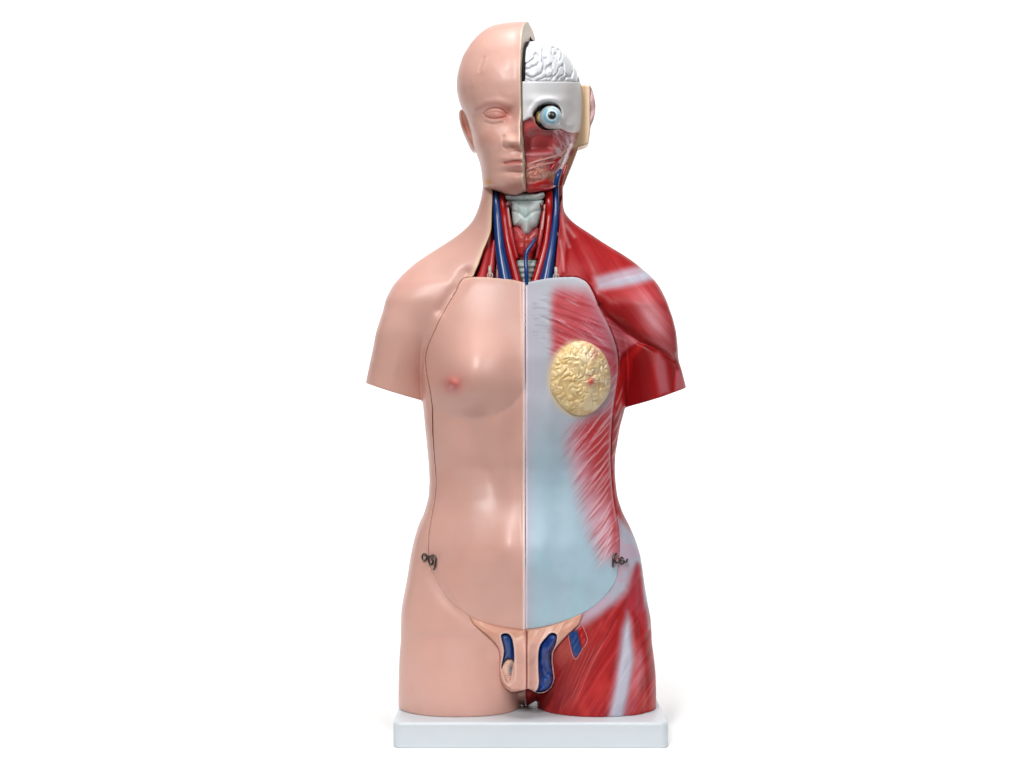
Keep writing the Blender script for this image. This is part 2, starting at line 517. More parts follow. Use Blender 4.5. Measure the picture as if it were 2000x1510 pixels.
def strokes(x, y, c, lines, width, colour, op=0.8):
    for k, (a, b, bend) in enumerate(lines):
        a = np.array(a, float); b = np.array(b, float)
        mid = (a + b) / 2 + bend * np.array([-(b - a)[1], (b - a)[0]])
        ln = [a, (a + mid * 2 + b) / 4 * 1.0, b]
        bb = (x > min(a[0], b[0]) - 12) & (x < max(a[0], b[0]) + 12) & (y > min(a[1], b[1]) - 12) & (y < max(a[1], b[1]) + 12)
        if not bb.any():
            continue
        xs, ys = x[bb], y[bb]
        d = sdline(xs, ys, ln)
        L = np.linalg.norm(b - a)
        t = ((xs - a[0]) * (b - a)[0] + (ys - a[1]) * (b - a)[1]) / L ** 2
        m = op * np.exp(-(d / width) ** 2) * sst(-0.02, 0.25, t) * sst(1.02, 0.75, t)
        c[bb] = mix(c[bb], colour, m)
    return c


def shell_muscle_paint(x, y, V):
    mm = muscle_masks(x, y); fib = mm['fib']
    n = len(x)
    c = np.tile(RED, (n, 1))
    fa_ = 1 - 0.75 * mm['arm']
    c = mix(c, (140, 16, 20), 0.7 * fa_ * sst(0.55, 0.25, fib))
    c = mix(c, (202, 70, 72), 0.45 * (1 - 0.8 * mm['trap']) * fa_ * sst(0.55, 0.85, fib))
    c = mix(c, (206, 66, 56), 0.45 * sst(0.5, 0.75, fbm(x / 30, y / 60, 23)) * sst(1130, 1200, y))
    c = mix(c, (146, 20, 24), 0.45 * sst(0.5, 0.25, fbm(x / 26, y / 60, 24)) * sst(1130, 1200, y))
    # deltoid, with a broad pale highlight painted into its colour
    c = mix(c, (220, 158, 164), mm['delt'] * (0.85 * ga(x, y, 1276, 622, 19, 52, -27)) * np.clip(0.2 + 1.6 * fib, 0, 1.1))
    c = mix(c, (150, 22, 24), mm['delt'] * 0.6 * ga(x, y, 1205, 620, 45, 18, 40))
    # shoulder tendon
    c = mix(c, (186, 190, 206), 0.95 * soft(x, y, [(1160, 541), (1200, 530), (1236, 521), (1258, 518), (1280, 545), (1240, 556), (1205, 564), (1166, 568)], 9.0) * (0.85 + 0.3 * (fib - 0.5)))
    # strip of chest muscle between panel and deltoid
    c = mix(c, (206, 122, 136), 0.9 * soft(x, y, [(1172, 598), (1184, 618), (1216, 645), (1248, 668), (1226, 680), (1212, 704), (1208, 735), (1190, 700)], 4.0) * (0.75 + 0.5 * (fib - 0.5)))
    # upper arm
    c = mix(c, (138, 14, 20), 0.85 * mm['arm'] * sst(1282, 1262, x))
    c = mix(c, (196, 34, 36), 0.8 * soft(x, y, [(1206, 735), (1216, 700), (1248, 670), (1262, 672), (1236, 700), (1224, 760), (1222, 800), (1205, 790)], 6.0))
    c = mix(c, (210, 140, 150), 0.65 * soft(x, y, [(1277, 690), (1287, 688), (1300, 706), (1308, 766), (1288, 772), (1281, 730)], 7.0))  # pale tendon strip with a highlight painted in
    c = mix(c, (206, 120, 128), 0.8 * soft(x, y, [(1320, 722), (1328, 724), (1342, 760), (1318, 764)], 4.0))
    # neck cords
    for ln, wd in (([(1098, 360), (1098, 420), (1103, 455), (1112, 482)], 3.5), ([(1094, 470), (1099, 505), (1102, 530)], 2.5), ([(1106, 440), (1122, 462)], 4)):
        c = mix(c, (214, 160, 160), 0.65 * np.exp(-(sdline(x, y, ln) / wd) ** 2))
    c = mix(c, (196, 90, 96), 0.4 * ga(x, y, 1130, 525, 26, 12))
    # flank
    c = mix(c, (196, 50, 54), 0.5 * sst(860, 960, y) * sst(1020, 960, y))
    c = strokes(x, y, c, [((1193 + 2 * k, 900 - 26 * k), (1213 + 1 * k, 850 - 24 * k), 0.05) for k in range(5)], 1.5, (228, 160, 160), 0.8)
    # sinew over the hip
    hip = soft(x, y, HIP, 13.0)
    c = mix(c, (188, 192, 208), 0.97 * hip)
    c = mix(c, (206, 165, 185), 0.5 * hip * (fbm(x / 24, y / 24, 4) > 0.5))
    t = sst(1060, 1110, y)
    # wedge muscle under the hip
    c = mix(c, (178, 52, 66), 0.85 * t * soft(x, y, [(1244, 1098), (1251, 1108), (1258, 1180), (1262, 1240), (1242, 1200), (1230, 1190), (1222, 1200), (1216, 1190), (1232, 1150)], 6.0))
    c = mix(c, (190, 196, 212), 0.95 * soft(x, y, [(1226, 1196), (1233, 1215), (1240, 1290), (1232, 1340), (1217, 1415), (1184, 1415), (1200, 1340), (1208, 1280), (1214, 1230)], 11.0))
    c = mix(c, (206, 130, 142), 0.65 * soft(x, y, [(1244, 1270), (1252, 1262), (1258, 1300), (1252, 1350), (1240, 1390), (1222, 1405), (1236, 1350)], 9.0) * (0.6 + 0.8 * fib))
    c = mix(c, (186, 190, 206), 0.6 * soft(x, y, [(1258, 1100), (1266, 1150), (1272, 1230), (1266, 1230), (1258, 1160)], 4.0))
    c = mix(c, (172, 78, 66), 0.85 * t * ga(x, y, 1112, 1268, 32, 34, 40))
    c = mix(c, (120, 16, 20), 0.6 * t * ga(x, y, 1085, 1350, 22, 40))
    c = strokes(x, y, c, [((1190 - 11 * k, 1230 + 9 * k), (1118 - 6 * k, 1385 + 4 * k), 0.03) for k in range(6)], 1.6, (212, 110, 108), 0.6)
    c = strokes(x, y, c, [((1180 - 13 * k, 1235 + 9 * k), (1108 - 6 * k, 1392), 0.03) for k in range(6)], 2.4, (120, 14, 18), 0.6)
    # back of the model carries the same muscle red
    c = np.where((V[:, 2] < -15)[:, None], mix(np.tile(RED, (n, 1)), (140, 20, 24), sst(0.6, 0.3, fib)), c)
    return c


def cavity_paint(x, y, V, base):
    """inside of the neck window: dark red muscle with paler strands; cream cut rim on the skin side"""
    d = sdpoly(x, y, smooth_poly(WINDOW, 2))
    f = fibre(x, y, 80, 5, 60, 12)
    red = np.tile(np.array([150, 24, 30.0]), (len(x), 1))
    red = mix(red, (205, 96, 96), sst(0.5, 0.8, f))
    red = mix(red, (90, 10, 16), sst(0.45, 0.25, f))
    front = V[:, 2] > 2
    m = sst(1.5, -1.0, d) * front * (y < 556)
    c = base * (1 - m[:, None]) + red * m[:, None]
    rim = np.exp(-((d - 4.0) / 4.5) ** 2) * front * (x < 1000) * (y < 545) * sst(0.2, 1.2, d)
    c = mix(c, (226, 196, 168), 0.85 * rim)
    c = mix(c, (214, 160, 96), 0.35 * np.exp(-((d - 1.5) / 1.5) ** 2) * front * (x < 1000) * (y < 520))
    return c


def panel_muscle_paint(x, y, V):
    n = len(x)
    c = np.tile(np.array([182, 184, 194.0]), (n, 1))
    c = mix(c, (172, 198, 212), sst(740, 960, y))
    c = mix(c, (190, 180, 196), 0.5 * sst(1055, 1028, x))  # lavender shadow along the midline, painted into the colour
    c = mix(c, (166, 204, 214), 0.45 * sst(0.5, 0.75, fbm(x / 40, y / 60, 31)) * sst(850, 950, y))
    # fine cross lines on the breast-bone strip
    st = sst(1034, 1044, x) * sst(1082, 1070, x) * sst(690, 640, y) * sst(560, 590, y)
    c = mix(c, (146, 146, 162), 0.55 * st * sst(0.55, 0.75, fibre(x, y, 4, 2.6, 22, 14)))
    f1 = fibre(x, y, 22, 3.8, 80, 1); f1b = fibre(x, y, 30, 2.4, 46, 15)
    pec = soft(x, y, PEC, 22.0)
    pec = pec * sst(1066, 1090, x + 5 * (fbm(x / 9, y / 5, 88) - 0.5))
    c = mix(c, (190, 58, 66), pec * 0.95)
    c = mix(c, (206, 138, 156), pec * (0.75 * sst(1120, 1175, x + 0.35 * (y - 600))) * (0.6 + 0.8 * (f1 - 0.3)))
    c = mix(c, (168, 44, 52), pec ** 2 * 0.7 * sst(0.5, 0.72, f1))
    c = mix(c, (222, 170, 182), pec ** 1.5 * 0.7 * sst(0.62, 0.8, f1b))
    f2 = fibre(x, y, -52, 3.6, 90, 2); f2b = fibre(x, y, -50, 2.6, 60, 16)
    obl = soft(x, y, OBL, 24.0)
    oc = mix(np.tile(np.array([194, 54, 60.0]), (n, 1)), (212, 164, 178), 0.9 * sst(1168, 1118, x - 0.28 * (y - 880)))
    oc = mix(oc, (214, 170, 184), 0.85 * sst(925, 1030, y) * sst(1208, 1184, x))
    oc = mix(oc, (176, 44, 52), 0.55 * sst(0.5, 0.75, f2))
    oc = mix(oc, (232, 188, 194), 0.7 * sst(0.6, 0.78, f2b))
    c = c * (1 - obl[:, None]) + oc * obl[:, None]
    L = []
    for k in range(15):
        y0 = 828 + 17 * k
        x1 = 1196 - 2 * (k % 3) + 0.02 * k * k
        ln = 74 - 2.5 * k + 9 * ((k * 7) % 3 - 1)
        L.append(((x1 - ln * 0.72, y0 + ln * 0.62 + k * 1.6), (x1, y0 - 10), 0.07))
    c = strokes(x, y, c, L, 1.25, (242, 206, 208), 0.72)
    c = mix(c, (214, 192, 158), 0.8 * sst(1.14, 0.98, np.hypot((x - 1135) / 62, (y - 739) / 73)) * sst(1160, 1120, x))
    # pale rim of the panel
    d = sdpoly(x, y, smooth_poly(PANEL, 2))
    c = mix(c, (222, 176, 182), 0.6 * np.exp(-((d + 2) / 3) ** 2) * sst(1120, 1140, x) * sst(1050, 1000, y))
    c = mix(c, (204, 206, 214), 0.6 * np.exp(-((d + 2) / 4) ** 2) * sst(565, 550, y))
    c = mix(c, (228, 210, 218), 0.9 * sst(1031.5, 1028.5, x))
    return c


def panel_skin_paint(x, y, V):
    c = skin_paint(x, y, V)
    c = mix(c, (244, 226, 226), 0.95 * sst(1020.0, 1023.0, x))
    d = sdpoly(x, y, smooth_poly(PANEL, 2))
    c = mix(c, (228, 196, 172), 0.6 * np.exp(-((d + 1.5) / 3) ** 2) * sst(560, 548, y))
    return c


# ------------------------------------------------------------------ root
root = bpy.data.objects.new('anatomical_torso', None); COL.objects.link(root)
root.location = (0, 0, 0)
root['label'] = 'anatomical teaching torso, half pink skin and half red muscle, on a pale grey base'
root['category'] = 'anatomical model'

# ------------------------------------------------------------------ display base
def rounded_box(name, u0, u1, v0, v1, w0, w1, rc, re, mat, parent):
    """box with rounded plan corners rc and a soft edge re"""
    prof = [(re * (1 - math.cos(a)), re * (1 - math.sin(a))) for a in np.linspace(0, math.pi / 2, 6)]
    rings = [(v0 + p[1], p[0]) for p in prof[::-1]]
    prof2 = [(v1 - q[1] * 0.5, q[0] * 0.5) for q in prof]
    rings += prof2
    verts = []; faces = []
    N = 0
    for (vv, inset) in rings:
        ring = []
        for (cu, cw, a0) in ((u1 - rc, w1 - rc, 0), (u0 + rc, w1 - rc, 90), (u0 + rc, w0 + rc, 180), (u1 - rc, w0 + rc, 270)):
            for a in np.linspace(a0, a0 + 90, 9):
                ring.append((cu + (rc - inset) * math.cos(math.radians(a)), vv, cw + (rc - inset) * math.sin(math.radians(a))))
        N = len(ring); verts += ring
    for r in range(len(rings) - 1):
        for k in range(N):
            a, b = r * N + k, r * N + (k + 1) % N
            faces.append((a, b, b + N, a + N))
    faces.append(tuple(range(N))[::-1]); faces.append(tuple((len(rings) - 1) * N + k for k in range(N)))
    return make(name, verts, faces, mat, parent, quads=False)


base = rounded_box('display_base', 779, 1290.5, VB, VG, -158, 150, 16, 6, M_BASE, root)
base.modifiers.new('n', 'WEIGHTED_NORMAL')

# ------------------------------------------------------------------ torso shell, front panels
h = 2.0
cu_, cv_, CW = front_depth(torso_field, 690, 1372, 350, 1392, -20, 190)
gu, gv, gw = grid(700, 1354, 356, 1384, -132, 180, h)
W0 = resample(cu_, cv_, CW, gu, gv)
UI, VI = imgmap(gu[:, None], gv[None, :], W0)
H = torso_relief(UI, VI).astype(F)
f0 = torso_field(gu, gv, gw, H)
PW = W0 + H                                       # approximate front surface
dP = sdpoly(UI, VI, smooth_poly(PANEL, 2)); dI = sdpoly(UI, VI, smooth_poly(INSERT, 2)); dN = sdpoly(UI, VI, smooth_poly(WINDOW, 2))
W3 = gw[None, None, :]
TH = (4.2 + 9.0 * ga(UI, VI, 910, 800, 80, 50) + 3.0 * ga(UI, VI, 1026, 1170, 130, 40))[:, :, None].astype(F)
front = np.maximum(-(f0 + TH + 0.4), 12 - W3)          # <0 within the front skin layer
shell = f0.copy()
seam = -0.25 - 1.2 * sst(1100, 1140, VI) + 0.5 * fbm(UI / 30, VI / 30, 77) + 1.0 * ga(UI, VI, 845, 825, 12, 40) + 2.4 * (UI > 1130) * sst(545, 560, VI) * sst(720, 690, VI)
hole = np.maximum((dP - seam)[:, :, None].astype(F), front)
shell = np.maximum(shell, -hole)
hole = np.maximum(dI[:, :, None] + 0.3, np.maximum(-(f0 + 17), 12 - W3))
shell = np.maximum(shell, -hole)
hole = np.maximum(dN[:, :, None], np.maximum(-(f0 + 33), -2 - W3))
shell = smax(shell, -hole, 1.5)
del hole
UIc = UI[:, :, None].astype(F)


def paint_skin_shell(x, y, V):
    return cavity_paint(x, y, V, skin_paint(x, y, V))


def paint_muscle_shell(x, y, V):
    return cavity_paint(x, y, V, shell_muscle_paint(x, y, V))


MID = 1027.0
part('skin_half', np.maximum(shell, UIc - MID + 0.2), (gu, gv, gw), M_SKIN, root, paint_skin_shell, h)
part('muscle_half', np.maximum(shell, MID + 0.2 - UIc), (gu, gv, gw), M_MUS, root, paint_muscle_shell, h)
del shell
iu = slice(int((822 - 700) / h), int((1222 - 700) / h)); iv = slice(int((530 - 356) / h), int((1246 - 356) / h)); iw = slice(int((0 + 132) / h), None)
proud = (1.0 * sst(1100, 1140, VI[iu, iv]))[:, :, None].astype(F)
kb = (1.6 - 1.2 * sst(1110, 1150, VI[iu, iv]))[:, :, None]
pan = smax(f0[iu, iv, iw] - proud, np.maximum(dP[iu, iv, None] + 0.2, np.maximum(-(f0[iu, iv, iw] + TH[iu, iv]), 14 - W3[:, :, iw])), kb)
pg = (gu[iu], gv[iv], gw[iw])
chest_skin = part('chest_skin_panel', smax(pan, UIc[iu, iv] - MID + 0.05, 0.8), pg, M_SKIN, root, panel_skin_paint, h)
chest_mus = part('chest_muscle_panel', np.maximum(pan + (3.5 * sst(MID - 0.4, MID - 1.8, UIc[iu, iv])).astype(F), MID - 2.5 - UIc[iu, iv]), pg, M_MUS, root, panel_muscle_paint, h)
chest_skin['label'] = 'pink skin half of the removable chest and belly panel'
chest_mus['label'] = 'pale blue and red muscle half of the removable chest panel'


def surf(pu, pv):
    """front depth of the torso at a picture position, and the point there"""
    w = 80.0
    for _ in range(6):
        u, v = unproj(pu, pv, w)
        i = int(round((u - gu[0]) / h)); j = int(round((v - gv[0]) / h))
        i = min(max(i, 0), len(gu) - 1); j = min(max(j, 0), len(gv) - 1)
        w = float(PW[i, j])
    return u, v, w


# ------------------------------------------------------------------ pillow-shaped parts on the front
def pillow(name, poly, back, dome, R, mat, parent, paint, h=1.0, thick=14, bump=None, wref=None, k=2.0, pw=0.5, sub=3):
    """a rounded body over an outline; back(u,v)->depth of its rim, dome height over R units from the rim"""
    P = smooth_poly(poly, sub) if sub > 1 else np.array(poly, float)
    cx, cy = P.mean(0)
    wr = wref if wref is not None else surf(cx, cy)[2]
    x0, y0 = unproj(P[:, 0].min() - 4, P[:, 1].min() - 4, wr); x1, y1 = unproj(P[:, 0].max() + 4, P[:, 1].max() + 4, wr)
    u, v, w = grid(x0, x1, y0, y1, wr - 60, wr + 60, h)
    kk = D / (D - wr)
    X = CU + (u[:, None] - CU) * kk; Y = CV + (v[None, :] - CV) * kk
    X, Y = np.broadcast_arrays(X, Y)
    d = sdpoly(X, Y, P)
    B = back(u, v) if callable(back) else np.full(d.shape, float(back))
    top = B + dome * np.clip(-d / R, 0, 1) ** pw
    if pw == 0.5:
        t = 1 - np.clip(-d / R, 0, 1)
        top = B + dome * np.sqrt(np.clip(1 - t * t, 0, 1))
    if bump is not None:
        top = top + bump(X, Y, d)
    f = smax(d[:, :, None], w[None, None, :] - top[:, :, None], k)
    f = np.maximum(f, (B - thick)[:, :, None] - w[None, None, :])
    lo = max(float((B - thick).min()) - 3, wr - 60); hi = float(top.max()) + 4
    s = (w > lo - h) & (w < hi + h)
    return part(name, f[:, :, s], (u, v, w[s]), mat, parent, paint, h)


def on_surf(off):
    return lambda u, v: resample(gu, gv, PW, np.asarray(u), np.asarray(v)) + off


# fat body of the exposed breast: rounded lobes
def folds(X, Y):
    wx = X + 13 * (fbm(X / 19, Y / 19, 40) - 0.5) * 2; wy = Y + 13 * (fbm(X / 19, Y / 19, 41) - 0.5) * 2
    r = np.abs(n2(wx / 14, wy / 10.5, 42) - 0.5) * 2
    r2 = np.abs(n2(wx / 11, wy / 13, 43) - 0.5) * 2
    return np.minimum(r, r2 * 1.3 + 0.05)


def lobes(X, Y, d):
    r = folds(X, Y)
    e = np.clip(-d / 10, 0, 1)
    return e * (4.4 * (1 - np.exp(-(r / 0.30) ** 2)) - 3.6 + 6 * np.exp(-(((X - 1154) / 6) ** 2 + ((Y - 746) / 6) ** 2)))


def breast_paint(x, y, V):
    r = folds(x, y)
    c = np.tile(np.array([236, 210, 156.0]), (len(x), 1))
    c = mix(c, (238, 222, 192), sst(1120, 1180, x + 0.3 * (740 - y)))
    c = mix(c, (214, 178, 112), 0.5 * sst(0.5, 0.7, fbm(x / 18, y / 16, 45)))
    c = mix(c, (200, 158, 100), 0.5 * sst(0.14, 0.02, r))
    c = mix(c, (206, 140, 120), 0.7 * ga(x, y, 1162, 690, 4, 12, 15))
    c = mix(c, (190, 70, 56), 0.9 * np.exp(-(((x - 1154) / 7) ** 2 + ((y - 746) / 8) ** 2)))
    return c


ang = np.linspace(0, 2 * math.pi, 40, endpoint=False)
bre = [(1135 + (62 + 1.2 * math.sin(5 * a)) * math.cos(a), 739 + (73 + 1.2 * math.cos(4 * a)) * math.sin(a)) for a in ang]
bf = pillow('breast_fat', bre, on_surf(-5), 36, 60, M_ORG, chest_mus, breast_paint, h=1.25, thick=6, bump=lobes, sub=1)
bf['label'] = 'yellow lobed fat body on the muscle side of the chest'

# ------------------------------------------------------------------ neck contents
def nk(pu, pv, dw):
    """point of the neck: picture position, dw below/above the shell surface"""
    w = 60.0
    for _ in range(5):
        u, v = unproj(pu, pv, w)
        w = float(resample(gu, gv, W0, np.array([u]), np.array([v]))[0, 0]) + dw
    return (u, v, w)


BLUE = np.array([22, 70, 140.0]); ART = np.array([176, 18, 24.0])
jug = material('vein_blue_plastic', 0.3, 0.25, 60, 0.02, 0.05, flat=(14, 60, 124))
art = material('artery_red_plastic', 0.3, 0.25, 60, 0.02, 0.05, flat=(178, 10, 14))
tube('jugular_vein', [nk(969, 352, -19), nk(969, 380, -18), nk(972, 425, -16), nk(976, 475, -14), nk(981, 510, -14), nk(990, 560, -16)], [6.5, 7.2, 8.5, 9.5, 11, 14], jug, root, None)
tube('jugular_vein', [nk(1086, 340, -14), nk(1086, 380, -15), nk(1085, 425, -14), nk(1079, 475, -13), nk(1073, 510, -14), nk(1064, 560, -16)], [5, 5.5, 7, 7.8, 10, 14], jug, root, None)
tube('carotid_artery', [nk(981, 352, -20), nk(981, 385, -18), nk(985, 425, -16), nk(990, 460, -15), nk(997, 495, -15), nk(1012, 556, -18)], [5.5, 5.5, 5.8, 6.5, 7.5, 8], art, root, None)
tube('carotid_artery', [nk(1071, 352, -18), nk(1072, 385, -17), nk(1072, 425, -16), nk(1067, 470, -15), nk(1059, 505, -15), nk(1044, 556, -18)], [9, 8, 6, 6.3, 7.5, 8], art, root, None)
# thin nerve beside each bundle and strap muscles
strap = material('strap_muscle_plastic', 0.34, 0.2, 60, 0.02, 0.08, flat=(182, 40, 44))
nerve = material('nerve_plastic', 0.34, 0.2, 60, 0.0, 0.05, flat=(214, 160, 150))
tube('strap_muscle', [nk(989, 395, -18), nk(994, 430, -15), nk(1000, 465, -14), nk(1010, 505, -18)], [3, 4.5, 4.5, 3], strap, root, None)
tube('strap_muscle', [nk(1064, 400, -18), nk(1060, 430, -15), nk(1055, 465, -14), nk(1048, 505, -18)], [3, 4.5, 4.5, 3], strap, root, None)
tube('neck_nerve', [nk(992, 394, -12), nk(993, 415, -10), nk(996, 440, -11), nk(999, 452, -13)], 1.8, nerve, root, None)
tube('neck_nerve', [nk(1064, 400, -12), nk(1062, 420, -10), nk(1059, 445, -11), nk(1055, 456, -13)], 1.8, nerve, root, None)
tube('neck_nerve', [nk(1090, 455, -8), nk(1094, 480, -8), nk(1097, 515, -8)], 1.8, nerve, root, None)
tube('scalene_muscle', [nk(958, 440, -26), nk(953, 480, -25), nk(948, 515, -22), nk(940, 548, -18)], [4, 7, 9, 11], strap, root, None)
tube('scalene_muscle', [nk(966, 470, -24), nk(962, 500, -23), nk(957, 545, -22)], [4, 6, 8], strap, root, None)


def lar_paint(x, y, V):
    c = np.tile(np.array([212, 222, 220.0]), (len(x), 1))
    c = mix(c, (170, 196, 192), 0.7 * sst(0.45, 0.75, fbm(x / 14, y / 18, 50)))
    c = mix(c, (222, 226, 222), 0.6 * sst(0.5, 0.75, fbm(x / 10, y / 14, 51)))
    c = mix(c, (150, 168, 170), 0.6 * np.exp(-(sdline(x, y, [(1000, 410), (1014, 417), (1025, 426)]) / 1.6) ** 2))
    return c


def lar_bump(X, Y, d):
    b = 3.0 * np.exp(-((X - 1027) / 7) ** 2) * sst(396, 410, Y)
    b = b - 2.5 * np.exp(-(sdline(X, Y, [(999, 412), (1014, 416), (1026, 428), (1040, 416), (1056, 410)]) / 3) ** 2)
    b = b - 1.6 * np.exp(-((Y - 397) / 3) ** 2)
    return b


lar = pillow('larynx_cartilage', [(990, 390), (1010, 388), (1044, 388), (1062, 390), (1060, 400), (1057, 416), (1053, 432), (1049, 442), (1040, 448), (1034, 458), (1024, 458), (1016, 444),
                                  (1003, 440), (1000, 420), (996, 402)], 42, 26, 22, M_BONE, root, lar_paint, h=1.0, thick=14, bump=lar_bump, wref=58)
hy = pillow('hyoid_bone', [(988, 379), (1008, 376), (1027, 375), (1046, 376), (1062, 374), (1063, 384), (1050, 391), (1027, 394), (1004, 392), (989, 389)], 48, 22, 12, M_BONE, root,
            lambda x, y, V: mix(np.tile(np.array([206, 218, 216.0]), (len(x), 1)), (168, 188, 188), 0.6 * sst(0.5, 0.7, fbm(x / 9, y / 9, 53))), h=1.0, thick=14, wref=60)
for nm, pp in (('neck_vessel', [(987, 404), (994, 401), (1000, 396)]), ('neck_vessel', [(1052, 398), (1058, 404), (1061, 408)])):
    tube(nm, [nk(a, b, -6) for a, b in pp], [1.5, 2.6, 2.0], material('dark_red_plastic', 0.3, 0.2, 60, 0, 0.05, flat=(96, 14, 24)) if 'dark_red_plastic' not in bpy.data.materials else bpy.data.materials['dark_red_plastic'], root, None)


def thy_paint(x, y, V):
    f = fbm(x / 9, y / 9, 55); f2 = np.abs(fbm(x / 6, y / 6, 56) - 0.5)
    c = np.tile(np.array([186, 44, 46.0]), (len(x), 1))
    c = mix(c, (120, 16, 22), 0.8 * sst(0.5, 0.3, f))
    c = mix(c, (214, 130, 130), 0.8 * sst(0.05, 0.0, f2) * ga(x, y, 1020, 455, 16, 14))
    c = mix(c, (206, 120, 124), 0.6 * ga(x, y, 1018, 452, 12, 8))
    c = mix(c, (212, 150, 156), 0.6 * ga(x, y, 1050, 458, 8, 10))
    c = mix(c, (214, 84, 66), 0.6 * ga(x, y, 1028, 472, 9, 7))
    return c


pillow('thyroid_gland', [(1001, 444), (1012, 441), (1026, 452), (1036, 450), (1046, 443), (1054, 446), (1053, 468), (1048, 490), (1040, 507), (1028, 510), (1014, 507), (1006, 492), (1002, 468)],
       40, 21, 16, M_ORG, root, thy_paint, h=1.0, thick=10, bump=lambda X, Y, d: 2.5 * (fbm(X / 9, Y / 9, 55) - 0.5) - 2.5 * np.exp(-((X - 1028) / 5) ** 2), wref=58)


def tra_paint(x, y, V):
    c = np.tile(np.array([205, 214, 212.0]), (len(x), 1))
    c = mix(c, (140, 176, 168), 0.75 * sst(0.2, 0.8, np.sin((y - 509) / 10.5 * 2 * math.pi)))
    return c


pillow('trachea', [(1008, 508), (1028, 507), (1049, 508), (1047, 525), (1042, 545), (1038, 562), (1024, 562), (1018, 548), (1012, 528)], 44, 20, 15, M_BONE, root, tra_paint, h=1.0, thick=10,
       bump=lambda X, Y, d: 1.3 * np.sin((Y - 506) / 10.5 * 2 * math.pi), wref=60)
tube('thyroid_vein', [nk(1045, 466, 4), nk(1037, 480, 5), nk(1029, 492, 5), nk(1027, 508, 4), nk(1028, 530, 3), nk(1029, 560, -4)], [2.5, 4, 4.2, 4.0, 4.2, 4.2], jug, root, None)
# small pegs with a ring that catch the panel hooks
for (a, b) in ((957, 527), (1086, 529)):
    pg_ = tube('panel_peg', [nk(a, b - 6, -4), nk(a, b, -1), nk(a, b + 14, -4)], [3.2, 3.4, 2.6], M_PALE, root, None, sub=4)
    cc = np.array(nk(a, b + 11, -1))
    tube('peg_ring', [cc + 5.0 * np.array([math.cos(t), math.sin(t), 0.25 * math.cos(t)]) for t in np.linspace(0, 2 * math.pi, 10, endpoint=False)], 1.1, M_PALE, pg_, None, n=8, sub=3, closed=True)

# ------------------------------------------------------------------ panel hooks at the hips
def hook(seq, r=1.7, name='hook_wire', parent=None):
    return tube(name, [np.array(surf(a, b)) + np.array([0, 0, dw * 1.5]) for a, b, dw in seq], r * 1.15, M_METAL, parent or root, None, n=10, sub=6)


def ring(cx, cy, rx, ry, tilt, dw, r=1.6, parent=None):
    c = np.array(surf(cx, cy)) + np.array([0, 0, dw * 1.6]); t = math.radians(tilt); pts = []
    for a in np.linspace(0, 2 * math.pi, 12, endpoint=False):
        x, y = rx * math.cos(a), ry * math.sin(a)
        pts.append(c + np.array([x * math.cos(t) - y * math.sin(t), x * math.sin(t) + y * math.cos(t), 0.3 * x]))
    return tube('hook_eye', pts, r * 1.1, M_METAL, parent or root, None, n=10, sub=3, closed=True)


hk = hook([(830, 1082, 2), (834, 1086, 4), (840, 1086, 4), (845, 1084, 4), (849.5, 1085, 4), (852, 1090, 4), (851, 1099, 4), (849, 1107, 4), (847, 1112, 1)], 1.6, 'panel_hook')
ring(829.5, 1087.5, 4.6, 6.2, 10, 3, 1.6, hk); ring(841.5, 1095, 4.2, 6.6, -14, 3, 1.8, hk)
hk = hook([(1204, 1081.5, 2), (1199, 1084, 4), (1197.5, 1092, 4), (1197.5, 1100, 3), (1197.5, 1107, 1)], 2.0, 'panel_hook')
hook([(1200, 1093, 3), (1203, 1098, 4), (1208, 1097, 4), (1211, 1089, 4), (1215.5, 1089, 4), (1217, 1094, 4)], 1.5, 'hook_wire', hk)
ring(1214.5, 1097, 4.4, 3.4, -20, 3, 1.7, hk)
hook([(1217, 1099, 3), (1222, 1097, 4), (1225, 1092, 3)], 1.6, 'hook_wire', hk)

# ------------------------------------------------------------------ removable groin insert
CAVL = [(979, 1241), (986, 1237.5), (994, 1239.5), (1000, 1248), (1003.5, 1268), (1004, 1291), (1000, 1292), (990, 1288), (984, 1298), (979.5, 1306), (982, 1290), (985, 1272), (982, 1255)]
CAVLB = [(990, 1288), (1003.5, 1291), (1004.5, 1312), (1003, 1326), (995, 1336), (986, 1329), (981, 1312), (981, 1302)]
CAVR = [(1074, 1238), (1082, 1237), (1087, 1241), (1086, 1252), (1083, 1262), (1077, 1276), (1077, 1296), (1080, 1318), (1080, 1332), (1073, 1345), (1062, 1351), (1046, 1352),
        (1050, 1345), (1053, 1330), (1051.5, 1306), (1052, 1275), (1056, 1258), (1066, 1246)]


def ins_relief(X, Y):
    dI_ = sdpoly(X, Y, smooth_poly(INSERT, 2))
    r = 16 * np.sqrt(np.clip(-dI_ / 26, 0, 1)) * sst(1205, 1250, Y) + 2.0 + 14 * sst(1240, 1330, Y) * sst(0, -12, dI_)
    r = r + 20 * np.exp(-((X - 1026) / 15) ** 2) * sst(1232, 1285, Y) * sst(0, -8, dI_)
    r = r - 3.0 * np.exp(-((X - 1029) / 1.8) ** 2) * sst(1228, 1234, Y)
    for c_, dep in ((CAVL, 8), (CAVLB, 4), (CAVR, 8)):
        r = r - 1.2 * dep * sst(1.2, -1.2, sdpoly(X, Y, smooth_poly(c_, 2)))
    return r


iu2 = slice(int((900 - 700) / h), int((1150 - 700) / h)); iv2 = slice(int((1170 - 356) / h), int((1370 - 356) / h))
us, vs = gu[iu2], gv[iv2]
hh = 1.25
ui_, vi_, wi_ = grid(905, 1140, 1172, 1356, 50, 176, hh)
Wi = resample(gu, gv, PW, ui_, vi_)
